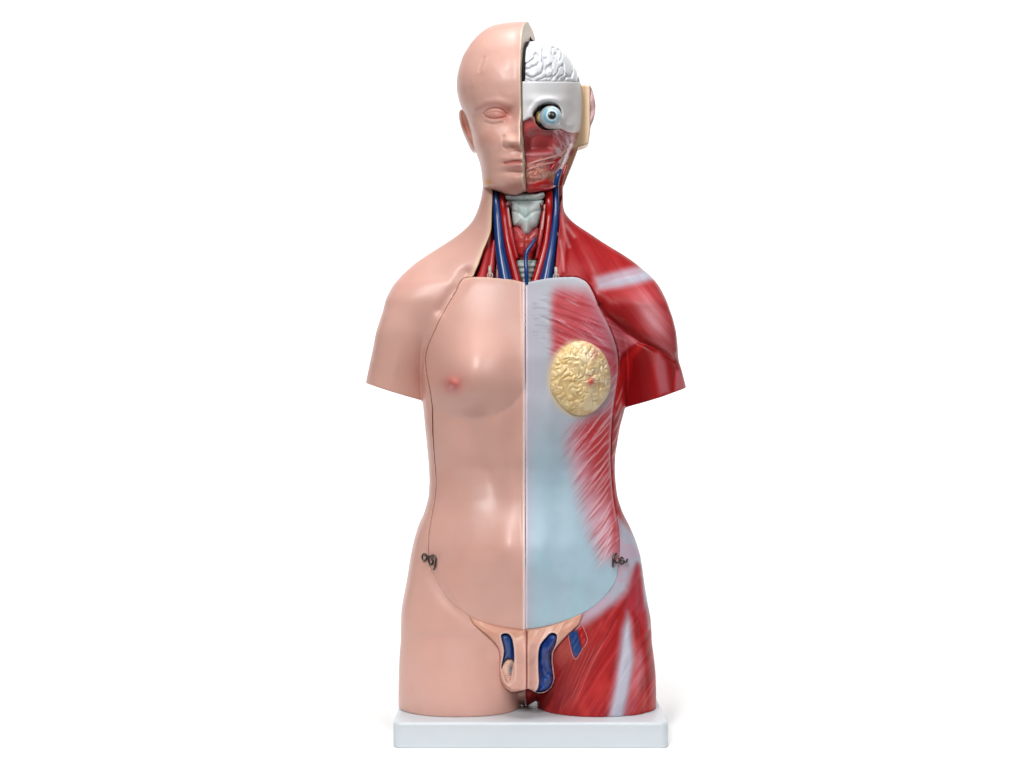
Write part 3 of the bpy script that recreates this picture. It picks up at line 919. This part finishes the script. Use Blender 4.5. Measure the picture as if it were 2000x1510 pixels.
# below the crotch the insert hangs free: keep its own smooth depth there
Wi = np.maximum(Wi, np.interp(vi_, [1172, 1230, 1300, 1340], [96, 92, 84, 82])[None, :])
Xi, Yi = imgmap(ui_[:, None], vi_[None, :], Wi + 8)
Ti = Wi + ins_relief(Xi, Yi)
dI2 = sdpoly(Xi, Yi, smooth_poly(INSERT, 2))
fi = smax((dI2 - 0.2)[:, :, None], wi_[None, None, :] - Ti[:, :, None], 4.0)
fi = np.maximum(fi, (Wi - 15)[:, :, None] - wi_[None, None, :])


def ins_paint(x, y, V):
    c = np.tile(np.array([219, 168, 153.0]), (len(x), 1))
    c = mix(c, (216, 150, 118), 0.5 * sst(1262, 1240, y))
    for c_ in (CAVL, CAVR, CAVLB):
        d = sdpoly(x, y, smooth_poly(c_, 2))
        c = mix(c, (234, 200, 186), 0.85 * np.exp(-((d - 2) / 2.2) ** 2))
    c = mix(c, (110, 46, 44), 0.9 * np.exp(-((x - 1029) / 1.5) ** 2) * sst(1230, 1234, y))
    c = mix(c, (16, 40, 100), sst(1, -1, sdpoly(x, y, smooth_poly(CAVR, 2))) + sst(1, -1, sdpoly(x, y, smooth_poly(CAVL, 2))))
    return c


ins = part('groin_insert', fi, (ui_, vi_, wi_), M_SKIN, root, ins_paint, hh)
ins['label'] = 'skin coloured removable groin insert with opened blue vessels'


def insback(off):
    return lambda u, v: resample(ui_, vi_, Ti, np.asarray(u), np.asarray(v)) * 0 + resample(ui_, vi_, Wi, np.asarray(u), np.asarray(v)) + off


def bluep(x, y, V):
    f = fbm(x / 3.5, y / 8, 60)
    c = np.tile(np.array([12, 54, 132.0]), (len(x), 1))
    c = mix(c, (10, 26, 74), 0.8 * sst(0.5, 0.3, f))
    c = mix(c, (48, 124, 190), 0.6 * sst(0.6, 0.8, f) * sst(1260, 1300, y) * (x > 1040))
    return c


def shrink(poly, a):
    P = np.array(poly, float)
    t = np.roll(P, -1, 0) - np.roll(P, 1, 0); nn = np.stack([t[:, 1], -t[:, 0]], 1); nn /= np.linalg.norm(nn, axis=1)[:, None] + 1e-9
    ar = np.sum(P[:, 0] * np.roll(P[:, 1], -1) - np.roll(P[:, 0], -1) * P[:, 1])
    return P - nn * a * (1 if ar > 0 else -1)


pillow('opened_vessel', shrink(CAVL, 1.0), insback(8), 10, 9, jug, ins, None, h=0.9, thick=8, wref=100)
pillow('opened_vessel', shrink(CAVR, 1.5), insback(12), 11, 11, M_ORG, ins, bluep, h=0.9, thick=8, wref=102,
       bump=lambda X, Y, d: 2.2 * (fbm(X / 3.5, Y / 8, 60) - 0.5) * np.clip(-d / 3, 0, 1))


def testis_paint(x, y, V):
    f = np.abs(fbm(x / 4, y / 4, 62) - 0.5)
    c = np.tile(np.array([222, 178, 156.0]), (len(x), 1))
    c = mix(c, (176, 60, 60), 0.9 * sst(0.06, 0.01, f) * sst(1312, 1320, y))
    c = mix(c, (50, 56, 76), 0.9 * ga(x, y, 999, 1309, 3.5, 8))
    c = mix(c, (150, 170, 180), 0.7 * ga(x, y, 999, 1310, 1.5, 3))
    return c


pillow('testis', shrink(CAVLB, 0.6), insback(18), 9, 9, M_ORG, ins, testis_paint, h=0.9, thick=8, wref=104)

# opened vessels in the groin of the muscle side
def groin_vessel(name, poly, m, dep):
    return pillow(name, poly, on_surf(0.5), dep - 2.5, 3, m, root, None, h=0.8, thick=6, sub=1, k=1.2)


groin_vessel('femoral_vein', [(1111, 1238), (1127, 1229), (1136, 1269), (1124, 1286), (1117, 1270)], jug, 6.8)
groin_vessel('femoral_artery', [(1128.5, 1228.5), (1136.6, 1223), (1146, 1249), (1137, 1266)], art, 6.6)
rimw = material('pale_rim', 0.35, 0.2, 60, 0.0, 0.05, flat=(206, 130, 136))
tube('vessel_rim', [np.array(surf(a, b)) + np.array([0, 0, 0.3]) for a, b in ((1137, 1221), (1147.5, 1249), (1137.5, 1268), (1124.5, 1288), (1116, 1272), (1110, 1240))], 0.9, rimw, root, None, n=8, sub=3)

# ------------------------------------------------------------------ HEAD
HD = [  # v, left half-width, right half-width, front, back
    (38, 2, 2, 2, 2), (44, 30, 5, 5, 30), (47, 58, 5, 18, 50), (51, 69, 5, 33, 66), (58, 81, 5, 60, 86), (67, 91, 5, 80, 100), (74, 99.5, 12, 92, 112), (82, 106, 32, 100, 120), (95, 116, 54, 112, 130), (118, 129.5, 79, 125, 142),
    (143, 137, 93, 133, 150), (161, 140, 99, 137, 153), (184, 140, 101.5, 139, 154), (209, 134, 101.5, 138, 150), (240, 119, 100, 134, 140), (270, 110, 94, 131, 124), (292, 106, 85, 130, 105),
    (322, 95, 73, 128, 90), (345, 91, 62, 126, 82), (364, 89.8, 58, 122, 80), (376, 88, 58, 115, 78), (386, 86, 58, 102, 78), (396, 80, 58, 76, 70), (410, 70, 58, 40, 60)]
HB = [(70, 2, 2, 4, 10), (81, 2, 4, 8, 30), (84, 2, 28, 24, 50), (90, 2, 46, 56, 80), (97, 2, 57, 78, 100), (106, 2, 69, 96, 115), (118, 2, 80, 112, 128), (143, 2, 94, 128, 138), (161, 2, 99, 134, 140), (220, 2, 101, 136, 140)]
AX = 1035.0; SK = 0.14


def head_loft(u, v, w, side, dw=0.0, dr=0.0, H=None, p=2.15, tabb=HD, col_hw=None):
    out = np.empty((len(u), len(v), len(w)), F)
    U = u[:, None].astype(F); Wb = w[None, :].astype(F)
    for j, vv in enumerate(v):
        a = [tab(float(vv), tabb, c) for c in range(1, 5)]
        W = Wb if H is None else Wb - H[:, j][:, None] * sst(0, 45, Wb)
        lx = U - AX + SK * Wb
        hw = max((a[0] if side < 0 else a[1]) - dr, 2)
        out[:, j, :] = section(lx, W, -hw, hw, max(a[2] - dw, 2), max(a[3] - dw, 2), p)
    return out


def face_relief(X, Y):
    H = np.zeros(X.shape)
    def ln(pts, w):
        return np.exp(-(sdline(X, Y, smooth_poly(pts, 3, False)) / w) ** 2)
    # brow, eye, lids
    H -= 17 * ga(X, Y, 962, 222, 29, 14) + 8 * ga(X, Y, 998, 224, 9, 12)
    H += 4 * ln([(928, 210), (948, 201), (972, 199), (994, 205)], 8)
    H += 16 * ga(X, Y, 964, 223, 16, 10)
    H -= 3.2 * ln([(944, 221), (954, 213), (967, 210.5), (980, 213), (989, 221)], 2.0)
    H -= 2.2 * ln([(947, 224), (956, 219.5), (967, 218), (979, 220), (988, 225)], 1.8) + 3.0 * ln([(947, 225), (956, 230), (967, 231.5), (979, 230), (988, 226)], 1.8)
    H += 1.5 * ln([(950, 234), (964, 237), (980, 234)], 2.4)
    H -= 1.6 * ln([(948, 239), (964, 243), (982, 240)], 2.6)
    # nose
    t = np.clip((Y - 208) / 74, 0, 1)
    H += (3 + 30 * t ** 1.2) * np.exp(-((X - 1020) / (9 + 7 * t)) ** 2) * sst(297, 287, Y)
    H += 14 * ga(X, Y, 995, 279, 9, 8.5)
    H -= 3.2 * ln([(984, 268), (981, 278), (984, 288), (990, 292)], 2.6)
    H -= 9 * ga(X, Y, 1005, 289, 8, 3.0)
    # cheek and mouth
    H += 6 * ga(X, Y, 945, 268, 24, 22)
    H -= 2 * ln([(980, 290), (974, 304), (974, 322)], 7)
    H += 9 * ga(X, Y, 1012, 312, 27, 20)
    H += 8 * ga(X, Y, 1013, 311.5, 19, 4.2) + 11 * ga(X, Y, 1012, 325.5, 17, 5.2)
    H -= 5 * ln([(986, 319.5), (998, 318), (1009, 317.5), (1022, 319)], 1.9)
    H -= 3 * ga(X, Y, 984, 320, 4, 4)
    H -= 7 * ga(X, Y, 1010, 337, 20, 4.2)
    H += 12 * ga(X, Y, 1011, 355, 19, 13)
    H -= 1.8 * np.exp(-((X - 1016) / 4) ** 2) * sst(294, 299, Y) * sst(311, 305, Y)
    # marks at the temple
    H += 3 * ga(X, Y, 962, 300, 22, 26)
    H -= 1.6 * ln([(945, 113), (940, 124), (936, 138)], 3) - 0.9 * ln([(950, 116), (945, 128), (941, 140)], 3)
    H -= 1.4 * ln([(921, 172), (917, 184)], 3) + 4 * ga(X, Y, 915, 205, 9, 20)
    H += 1.2 * (fbm(X / 26, Y / 30, 70) - 0.5)
    return H


def CUT(v):
    # the cut through the face bows outwards from the nose down to the chin
    return (4.0 * sst(292, 322, v) + 2.0 * np.exp(-((v - 292) / 9.0) ** 2) + 1.2 * np.exp(-((v - 335) / 5.0) ** 2)).astype(F)


hs = 1.5
hu, hv, hw_ = grid(888, 1048, 38, 400, -160, 176, hs)
a_, b_, CWh = front_depth(lambda u, v, w: head_loft(u, v, w, -1), 880, 1056, 34, 404, -20, 150, 5.0)
W0h = resample(a_, b_, CWh, hu, hv)
UIh, VIh = imgmap(hu[:, None], hv[None, :], W0h)
Hh = face_relief(UIh, VIh).astype(F)
ff = head_loft(hu, hv, hw_, -1, H=Hh)
LX = hu[:, None, None] - AX + SK * hw_[None, None, :]
bot = sdpoly(UIh, VIh, smooth_poly([(860, 0), (1080, 0), (1080, 366), (1040, 366), (1021, 371), (1011, 377.5), (996, 377), (978, 369), (962, 364.5), (944, 363.3), (860, 363.3)], 2))
ff = smax(ff, bot[:, :, None], 4.0)
ff = smax(ff, LX - CUT(hv)[None, :, None], 1.6)
ff = smax(ff, (45.5 - hv)[None, :, None] + 0 * LX, 6.0)
face_edge = [(1017, 157), (1017, 200)]


def face_paint(x, y, V):
    c = np.tile(np.array([218, 171, 157.0]), (len(x), 1))
    c = mix(c, (204, 140, 126), 0.45 * sst(0.5, 0.8, fbm(x / 40, y / 50, 71)))
    c = mix(c, (188, 96, 86), 0.45 * ga(x, y, 986, 222, 9, 12) + 0.3 * np.exp(-(sdline(x, y, smooth_poly([(930, 214), (950, 205), (972, 203), (992, 212)], 3, False)) / 4) ** 2))  # reddish eye corner, and the reddish shadow of the brow painted in
    c = mix(c, (198, 120, 112), 0.6 * ga(x, y, 968, 225, 13, 4.5))
    c = mix(c, (188, 104, 96), 0.55 * np.exp(-(sdline(x, y, smooth_poly([(944, 221), (954, 213), (967, 210.5), (980, 213), (989, 221)], 3, False)) / 2.2) ** 2) + 0.5 * np.exp(-(sdline(x, y, smooth_poly([(946, 226), (956, 230), (967, 231), (979, 229), (988, 226)], 3, False)) / 2) ** 2))
    c = mix(c, (186, 108, 84), 0.6 * ga(x, y, 1004, 287, 9, 3))
    c = mix(c, (204, 122, 116), 0.5 * ga(x, y, 1012, 319, 20, 7))
    c = mix(c, (180, 88, 80), 0.6 * np.exp(-(sdline(x, y, [(985, 319.5), (998, 318), (1022, 318.5)]) / 1.8) ** 2))
    c = mix(c, (196, 96, 80), 0.3 * ga(x, y, 925, 284, 8, 12))
    lx = V[:, 0] - AX + SK * V[:, 2] - CUT(V[:, 1])
    c = mix(c, (234, 208, 184), sst(-3.5, -1.0, lx))
    c = mix(c, (206, 140, 60), 0.8 * ga(x, y, 951, 358, 6, 5))
    return c


face = part('head_skin_half', ff, (hu, hv, hw_), M_SKIN, root, face_paint, hs)
face['label'] = 'hairless skin covered half of the head with closed eye, nose and lips'


def ear_paint(x, y, V):
    c = np.tile(np.array([206, 150, 136.0]), (len(x), 1))
    c = mix(c, (170, 90, 76), 0.7 * ga(x, y, 907, 248, 5, 10, -25))
    c = mix(c, (216, 150, 70), 0.5 * ga(x, y, 927, 272, 4, 9))
    return c


def ear_bump(X, Y, d):
    return 6 * np.exp(-((d + 4) / 3) ** 2) - 6 * ga(X, Y, 908, 246, 4.5, 13, -22) + 4 * ga(X, Y, 919, 270, 4, 9, -25)


pillow('ear', [(897, 216), (904, 213), (912, 220), (921, 242), (928, 268), (931, 288), (927, 294), (920, 290), (912, 274), (904, 256), (898, 238), (896, 226)], -6, 14, 9, M_SKIN, face, ear_paint, h=1.0,
       thick=26, bump=ear_bump, wref=0)

# right half -------------------------------------------------------------
ru, rv, rw = grid(1008, 1146, 70, 402, -140, 150, hs)
a_, b_, CWr = front_depth(lambda u, v, w: head_loft(u, v, w, 1, 12, 0), 1000, 1152, 66, 406, -20, 150, 5.0)
W0r = resample(a_, b_, CWr, ru, rv)
UIr, VIr = imgmap(ru[:, None], rv[None, :], W0r)
LXr = ru[:, None, None] - AX + SK * rw[None, None, :]
ORB = [(1040, 226), (1042, 217), (1047, 210), (1056, 202.5), (1069, 199), (1083, 201), (1093, 209), (1097, 222), (1095, 233), (1089, 243), (1079, 250), (1066, 252), (1052, 247), (1043, 238)]
SKL = [(1000, 158.5), (1146, 158.5), (1146, 245), (1136, 254), (1128, 257), (1119, 259), (1106, 256), (1095, 250), (1085, 250), (1060, 250), (1043, 231), (1036, 229), (1028, 232.5), (1019, 238), (1000, 242)]
dS = sdpoly(UIr, VIr, smooth_poly(SKL, 1)); dO = sdpoly(UIr, VIr, smooth_poly(ORB, 2))
Hs = (9 * ga(UIr, VIr, 1122, 248, 11, 9) - 6 * ga(UIr, VIr, 1128, 205, 8, 30) + 4 * ga(UIr, VIr, 1072, 196, 26, 6) + 3.0 * np.exp(-((dO - 5) / 5) ** 2) - 2 * ga(UIr, VIr, 1120, 210, 9, 25)).astype(F)
fs = head_loft(ru, rv, rw, 1, 12, 0, H=Hs)
sk = smax(fs, dS[:, :, None], 3.0)
sk = smax(sk, -np.maximum(dO, 0 - dO * 0 - 999)[:, :, None], 2.0)
sk = np.maximum(sk, 1.2 - LXr)
sk = np.maximum(sk, -20 - rw[None, None, :])
skull = part('skull', sk, (ru, rv, rw), M_BONE, root, lambda x, y, V: mix(np.tile(np.array([224, 224, 226.0]), (len(x), 1)), (234, 229, 226), sst(1060, 1130, x)), hs)
skull['label'] = 'smooth white half of the skull with the opened eye socket'

# brain with folds
hb = 1.0
bu, bv, bw = grid(1008, 1140, 72, 190, -60, 146, hb)
a3, b3, CWb = front_depth(lambda u, v, w: head_loft(u, v, w, 1, 12, 1, tabb=HB), 1000, 1152, 66, 200, -40, 150, 4.0)
W0b = resample(a3, b3, CWb, bu, bv)
UIb, VIb = imgmap(bu[:, None], bv[None, :], W0b)


def gyri(X, Y):
    wx = X + 16 * (fbm(X / 26, Y / 26, 80) - 0.5); wy = Y + 16 * (fbm(X / 26, Y / 26, 81) - 0.5)
    r = np.abs(n2(wx / 11, wy / 9.5, 82) - 0.5) * 2
    return r


# folds follow the surface: parametrise by lateral position and by height+depth so that they wrap over the crown
fb = np.empty((len(bu), len(bv), len(bw)), F)
Hb = None
fb = head_loft(bu, bv, bw, 1, 12, 1, tabb=HB)
Gm = gyri(UIb * 1.0, VIb - 0.45 * W0b)
fb = fb - (5.0 * (1 - np.exp(-(Gm / 0.22) ** 2)) - 4.2)[:, :, None].astype(F)
dB = (VIb - 158.0)
fb = smax(fb, dB[:, :, None].astype(F), 2.0)
LXb = bu[:, None, None] - AX + SK * bw[None, None, :]
fb = smax(fb, 5.5 - LXb, 2.0)


def brain_paint(x, y, V):
    w0 = V[:, 2]
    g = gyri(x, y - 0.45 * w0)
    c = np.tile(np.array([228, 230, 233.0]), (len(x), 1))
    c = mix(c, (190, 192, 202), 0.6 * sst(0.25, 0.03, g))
    return c


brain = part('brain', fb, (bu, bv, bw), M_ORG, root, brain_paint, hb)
brain['label'] = 'white brain half with grey folds'
# black slab added so the gap between brain and skin half reads dark
fl = head_loft(bu, bv, bw, 1, 13, 2, tabb=HB)
fl = np.maximum(np.maximum(fl, dB[:, :, None].astype(F)), np.maximum(LXb - 6.5, 0.4 - LXb))
M_BLK = material('dark_gap_slab', 0.6, 0, 50, 0, 0.05, flat=(14, 14, 22), spec=0.2)
part('dark_gap_slab', fl, (bu, bv, bw), M_BLK, root, None, hb)

# eye
def eye():
    c = np.array([*unproj(1075.5, 228.5, 108), 103.0]); R = 21.5
    nu, nv = 48, 32; verts = []; faces = []; cols = []
    ax = np.array([0.10, -0.02, 1.0]); ax /= np.linalg.norm(ax)
    e1 = np.cross([0, 1, 0], ax); e1 /= np.linalg.norm(e1); e2 = np.cross(ax, e1)
    for j in range(nv + 1):
        th = math.pi * j / nv
        th = math.pi * (j / nv) ** 1.35
        for i in range(nu):
            ph = 2 * math.pi * i / nu
            rr = R + (1.2 * math.exp(-(th / 0.5) ** 4))
            d = math.cos(th) * ax + math.sin(th) * (math.cos(ph) * e1 + math.sin(ph) * e2)
            verts.append(c + rr * d)
            r2 = R * math.sin(th) if th < 1.57 else 99
            leftish = math.cos(ph)
            if r2 < 6.8:
                col = (10, 10, 12)
            elif r2 < 8.3:
                col = (60, 80, 92)
            elif r2 < 11.0:
                col = (214, 232, 238)
            elif r2 < 15.5:
                col = (126, 182, 208) if leftish < 0.5 else (176, 206, 218)
            else:
                col = (206, 214, 216) if leftish > -0.6 else (170, 196, 206)
            cols.append(col)
    for j in range(nv):
        for i in range(nu):
            a, b = j * nu + i, j * nu + (i + 1) % nu
            faces.append((a, b, b + nu, a + nu))
    return make('eyeball', verts, faces, M_EYE, skull, np.array(cols, float), quads=True)


eb = eye()
pillow('orbital_fat', [(1046, 226), (1049, 218), (1056, 216), (1062, 224), (1062, 236), (1054, 240), (1048, 234)], 92, 12, 8, M_ORG, skull, np.array([222, 194, 126.0]), h=1.0, thick=10, wref=100)
# dark lining of the eye socket
M_SOCK = material('eye_socket_lining', 0.5, 0.1, 50, 0, 0.08, flat=(48, 18, 20))
pillow('eye_socket', shrink(ORB, -2.0), 80, 6, 10, M_SOCK, skull, None, h=1.25, thick=14, wref=96)

# facial muscles
CAV = [(1027, 264), (1044, 251), (1066, 252), (1079, 261), (1082, 280), (1076, 296), (1050, 299), (1027, 297)]


def fm_relief(X, Y):
    H = -15 * sst(6, -13, sdpoly(X, Y, smooth_poly(CAV, 2)))
    H += 3.5 * np.exp(-(sdline(X, Y, [(1026, 303), (1060, 303), (1078, 300)]) / 4) ** 2)
    f = fibre(X, Y, -28, 6, 40, 90)
    H += 3.2 * (f - 0.5) * sst(300, 316, Y)
    f = fibre(X, Y, 40, 7, 26, 91)
    H += 5 * (f - 0.5) * sst(1078, 1086, X) * sst(335, 320, Y)
    H += 3 * (np.clip(np.abs(fbm(X / 10, Y / 8, 93) - 0.5) / 0.12, 0, 1) - 0.7) * sst(312, 324, Y) * sst(356, 348, Y) * sst(1082, 1074, X)
    H -= 5 * np.exp(-(sdline(X, Y, smooth_poly([(1026, 355), (1050, 352), (1075, 345), (1086, 335)], 3, False)) / 3.5) ** 2)
    H -= 4 * np.exp(-(sdline(X, Y, [(1094, 262), (1100, 275), (1096, 290)]) / 3.5) ** 2)
    H += 4 * (fbm(X / 8, Y / 7, 92) - 0.5) * sst(316, 330, Y)
    return H


a2, b2, CWm = front_depth(lambda u, v, w: head_loft(u, v, w, 1, 22, 2), 1000, 1152, 200, 412, -20, 150, 5.0)
mu, mv, mw = grid(1008, 1140, 210, 404, -60, 140, 1.25)
W0m = resample(a2, b2, CWm, mu, mv)
UIm, VIm = imgmap(mu[:, None], mv[None, :], W0m)
Hm = fm_relief(UIm, VIm).astype(F)
fm = head_loft(mu, mv, mw, 1, 22, 2, H=Hm)
FMP = [(1000, 228), (1040, 222), (1046, 240), (1060, 252), (1085, 252), (1100, 250), (1128, 254), (1128, 268), (1120, 285), (1113, 300), (1103, 326), (1094, 342), (1090, 358), (1083, 366), (1062, 371),
       (1030, 376), (1000, 376)]
dM = sdpoly(UIm, VIm, smooth_poly(FMP, 2))
fm = smax(fm, dM[:, :, None], 3.0)
fm = np.maximum(fm, 1.2 + CUT(mv)[None, :, None] - (mu[:, None, None] - AX + SK * mw[None, None, :]))


def fm_paint(x, y, V):
    n = len(x)
    c = np.tile(np.array([186, 78, 78.0]), (n, 1))
    dc = sdpoly(x, y, smooth_poly(CAV, 2))
    c = mix(c, (160, 60, 60), 0.8 * sst(8, -10, dc))
    c = mix(c, (128, 36, 40), 0.7 * sst(2, -4, dc) * ga(x, y, 1048, 285, 20, 12))
    c = mix(c, (208, 140, 144), 0.85 * np.exp(-(sdline(x, y, [(1024, 301), (1050, 301), (1080, 300)]) / 3.5) ** 2))
    c = mix(c, (208, 106, 106), 0.9 * soft(x, y, [(1022, 305), (1058, 304), (1050, 316), (1026, 326)], 3))
    # pale strands of the cheek
    f = fibre(x, y, 38, 6, 24, 91)
    rt = sst(1076, 1084, x) * sst(330, 318, y)
    c = mix(c, (226, 190, 196), rt * (0.25 + 0.75 * sst(0.42, 0.62, f)))
    c = mix(c, (176, 66, 72), rt * 0.7 * sst(0.42, 0.25, f))
    c = mix(c, (220, 214, 216), 0.7 * ga(x, y, 1112, 274, 8, 9))
    c = mix(c, (224, 190, 192), 0.8 * soft(x, y, [(1104, 285), (1112, 290), (1108, 312), (1098, 325), (1094, 318)], 4))
    # jaw glands
    gl = soft(x, y, [(1022, 330), (1040, 322), (1062, 312), (1074, 318), (1078, 340), (1062, 352), (1040, 358), (1026, 358)], 5)
    f3 = np.abs(fbm(x / 10, y / 8, 93) - 0.5)
    c = mix(c, (220, 168, 146), 0.85 * gl)
    c = mix(c, (200, 96, 84), gl * 0.75 * sst(0.07, 0.02, f3))
    for ln in ([(1028, 332), (1045, 326), (1060, 315)], [(1027, 322), (1042, 318), (1058, 309)]):
        c = mix(c, (224, 150, 152), 0.8 * np.exp(-(sdline(x, y, ln) / 2.6) ** 2))
    c = mix(c, (192, 14, 34), 0.95 * soft(x, y, [(1094, 309), (1090, 316), (1084, 325), (1076, 334), (1074, 328), (1079, 316), (1086, 309)], 3))
    c = mix(c, (212, 60, 76), 0.7 * ga(x, y, 1072, 324, 5, 6))
    c = mix(c, (196, 26, 28), 0.97 * soft(x, y, [(1020, 378), (1021, 366), (1040, 360), (1062, 354), (1078, 344), (1082, 352), (1084, 368), (1060, 374), (1036, 378)], 3))
    c = mix(c, (222, 186, 110), 0.7 * ga(x, y, 1078, 345, 4, 8, 25))
    c = mix(c, (220, 196, 190), 0.7 * np.exp(-(sdline(x, y, smooth_poly([(1042, 230), (1050, 244), (1066, 253), (1092, 252)], 3, False)) / 2.5) ** 2))
    return c


fmo = part('facial_muscle', fm, (mu, mv, mw), M_ORG, root, fm_paint, 1.25)
PM = W0m + Hm


def fsurf(pu, pv, dw):
    w = 90.0
    for _ in range(6):
        u, v = unproj(pu, pv, w)
        w = float(resample(mu, mv, PM, np.array([u]), np.array([v]))[0, 0])
    return (u, v, w + dw)


band = material('cheek_band_plastic', 0.34, 0.2, 60, 0.02, 0.08, flat=(206, 128, 134))
brt = material('bright_artery_plastic', 0.3, 0.25, 60, 0.0, 0.06, flat=(190, 14, 28))
for ps, rr in (([(1110, 286), (1096, 300), (1074, 308), (1050, 315), (1030, 322)], [1.8, 2.2, 2.0, 1.8, 1.2]), ([(1107, 294), (1092, 313), (1068, 320), (1040, 328), (1028, 334)], [1.6, 2.0, 1.9, 1.6, 1.0]),
               ([(1103, 302), (1094, 322), (1082, 338)], [1.5, 1.9, 1.4])):
    tube('facial_nerve', [fsurf(a, b, 0.6) for a, b in ps], rr, nerve, fmo, None, n=10, sub=5)
for ps in ([(1080, 258), (1090, 272), (1096, 290)], [(1088, 256), (1101, 268), (1106, 284)], [(1098, 259), (1111, 268), (1114, 280)]):
    tube('cheek_band', [fsurf(a, b, -0.6) for a, b in ps], [2.0, 3.6, 2.2], band, fmo, None, n=12, sub=5)
tube('cheek_artery', [fsurf(a, b, 1.0) for a, b in ((1095, 308), (1088, 314), (1082, 322), (1076, 333))], [1.6, 2.8, 3.0, 1.4], brt, fmo, None, n=10, sub=5)
fmo['label'] = 'red cheek and jaw muscle with pale strands and cream glands'
tube('facial_vein', [np.array([*unproj(a, b, w), w]) for a, b, w in ((1095, 332, 50), (1091, 340, 56), (1088, 350, 56), (1086, 362, 52))], [3.0, 4.5, 5.0, 5.0], jug, fmo, None)
tube('facial_artery', [np.array([*unproj(a, b, w), w]) for a, b, w in ((1106, 322, 34), (1101, 338, 36), (1097, 352, 36), (1095, 363, 34))], [3.0, 3.2, 3.0, 3.0], strap, fmo, None)

# rear shell of the head behind the opened half
def back_paint(x, y, V):
    c = np.tile(np.array([222, 190, 150.0]), (len(x), 1))
    c = mix(c, (206, 164, 116), 0.7 * np.exp(-((x - 1141.5) / 1.6) ** 2) * (y < 275))
    c = mix(c, (236, 210, 188), 0.8 * np.exp(-((x - 1149) / 3) ** 2) * (y < 285))
    c = mix(c, (186, 128, 92), 0.75 * sst(284, 294, y))
    c = mix(c, (150, 40, 44), 0.9 * ga(x, y, 1114, 296, 4, 5))
    c = mix(c, (214, 160, 146), sst(1151, 1153.5, x) * (V[:, 2] < -14))
    return c


bk = pillow('head_rear_shell', [(1130, 166), (1153, 167), (1153, 210), (1153, 255), (1149.5, 281), (1140, 285), (1130, 288), (1118, 320), (1109, 342), (1101, 363), (1070, 363), (1075, 320), (1100, 280), (1125, 240)],
            -12, 3, 3, M_SKIN, root, back_paint, h=1.25, thick=46, wref=-14, sub=1)
pillow('ear', [(1149, 170), (1155, 171), (1159, 183), (1162, 196), (1163, 212), (1160, 232), (1155, 244), (1152, 256), (1148, 256)], -20, 5, 5, M_SKIN, bk,
       lambda x, y, V: mix(np.tile(np.array([216, 176, 176.0]), (len(x), 1)), (190, 140, 140), 0.6 * sst(0.5, 0.7, fbm(x / 5, y / 9, 95))), h=1.0, thick=16, wref=-20,
       bump=lambda X, Y, d: 2.5 * np.sin(Y / 6.0) * np.clip(-d / 4, 0, 1))

# ------------------------------------------------------------------ setting: white studio sweep
def sweep():
    prof = [(-0.30, 0.0), (1.1, 0.0)]
    for a in np.linspace(0, 90, 13)[1:]:
        prof.append((1.1 + 0.6 * math.sin(math.radians(a)), 0.6 - 0.6 * math.cos(math.radians(a))))
    prof.append((1.7, 2.6))
    me = bpy.data.meshes.new('backdrop'); vs_ = []; fs_ = []
    for (y, z) in prof:
        vs_ += [(-3.0, y, z), (3.0, y, z)]
    for i in range(len(prof) - 1):
        fs_.append((2 * i, 2 * i + 1, 2 * i + 3, 2 * i + 2))
    me.from_pydata(vs_, [], fs_); me.update()
    me.polygons.foreach_set('use_smooth', np.ones(len(fs_), bool))
    me.materials.append(material('white_paper', 0.9, 0, 6, 0.0, 0.004, flat=(249, 249, 249), spec=0.1))
    ob = bpy.data.objects.new('backdrop', me); COL.objects.link(ob)
    ob['kind'] = 'structure'
    return ob


sweep()


def area(name, loc, target, sx, sy, power, colr=(1, 1, 1), spread=180):
    l = bpy.data.lights.new(name, 'AREA'); l.shape = 'RECTANGLE'; l.size = sx; l.size_y = sy; l.energy = power; l.color = colr; l.spread = math.radians(spread)
    o = bpy.data.objects.new(name, l); COL.objects.link(o); o.location = loc
    from mathutils import Vector
    o.rotation_euler = (Vector(target) - Vector(loc)).to_track_quat('-Z', 'Y').to_euler()
    return o


area('softbox_key', (-0.66, -1.95, 1.8), (0, 0, 0.42), 0.45, 0.7, 38, (1, 0.985, 0.97))
area('softbox_fill', (0.8, -1.95, 1.45), (0, 0, 0.42), 0.3, 0.7, 12.5, (0.98, 0.99, 1))
area('added_top_light', (0, -0.35, 3.6), (0, -0.22, 0), 1.7, 1.1, 15.0, spread=70)  # overhead lamp added out of view to whiten the floor
for sx_ in (-1, 1):
    area('backdrop_lamp', (sx_ * 1.75, 0.75, 1.0), (sx_ * 0.62, 1.7, 0.55), 0.5, 1.2, 10, spread=110)
area('backdrop_lamp', (0, 1.0, 2.5), (0, 1.7, 0.9), 1.6, 0.4, 3.6, spread=110)

wd = bpy.data.worlds.new('World'); bpy.context.scene.world = wd; wd.use_nodes = True
wd.node_tree.nodes['Background'].inputs[0].default_value = (0.95, 0.97, 1, 1)
wd.node_tree.nodes['Background'].inputs[1].default_value = 0.05

# ------------------------------------------------------------------ camera
cam = bpy.data.cameras.new('camera'); co = bpy.data.objects.new('camera', cam); COL.objects.link(co)
cam.sensor_width = 36; cam.lens = 36 * D / 2000.0
co.location = ((CU - U0) * S, -D * S, (VG - CV) * S); co.rotation_euler = (math.pi / 2, 0, 0)
cam.clip_start = 0.05; cam.clip_end = 50
sc = bpy.context.scene; sc.camera = co
sc.view_settings.view_transform = 'Standard'; sc.view_settings.look = 'None'; sc.view_settings.exposure = 0; sc.view_settings.gamma = 1
sc.view_settings.use_curve_mapping = False
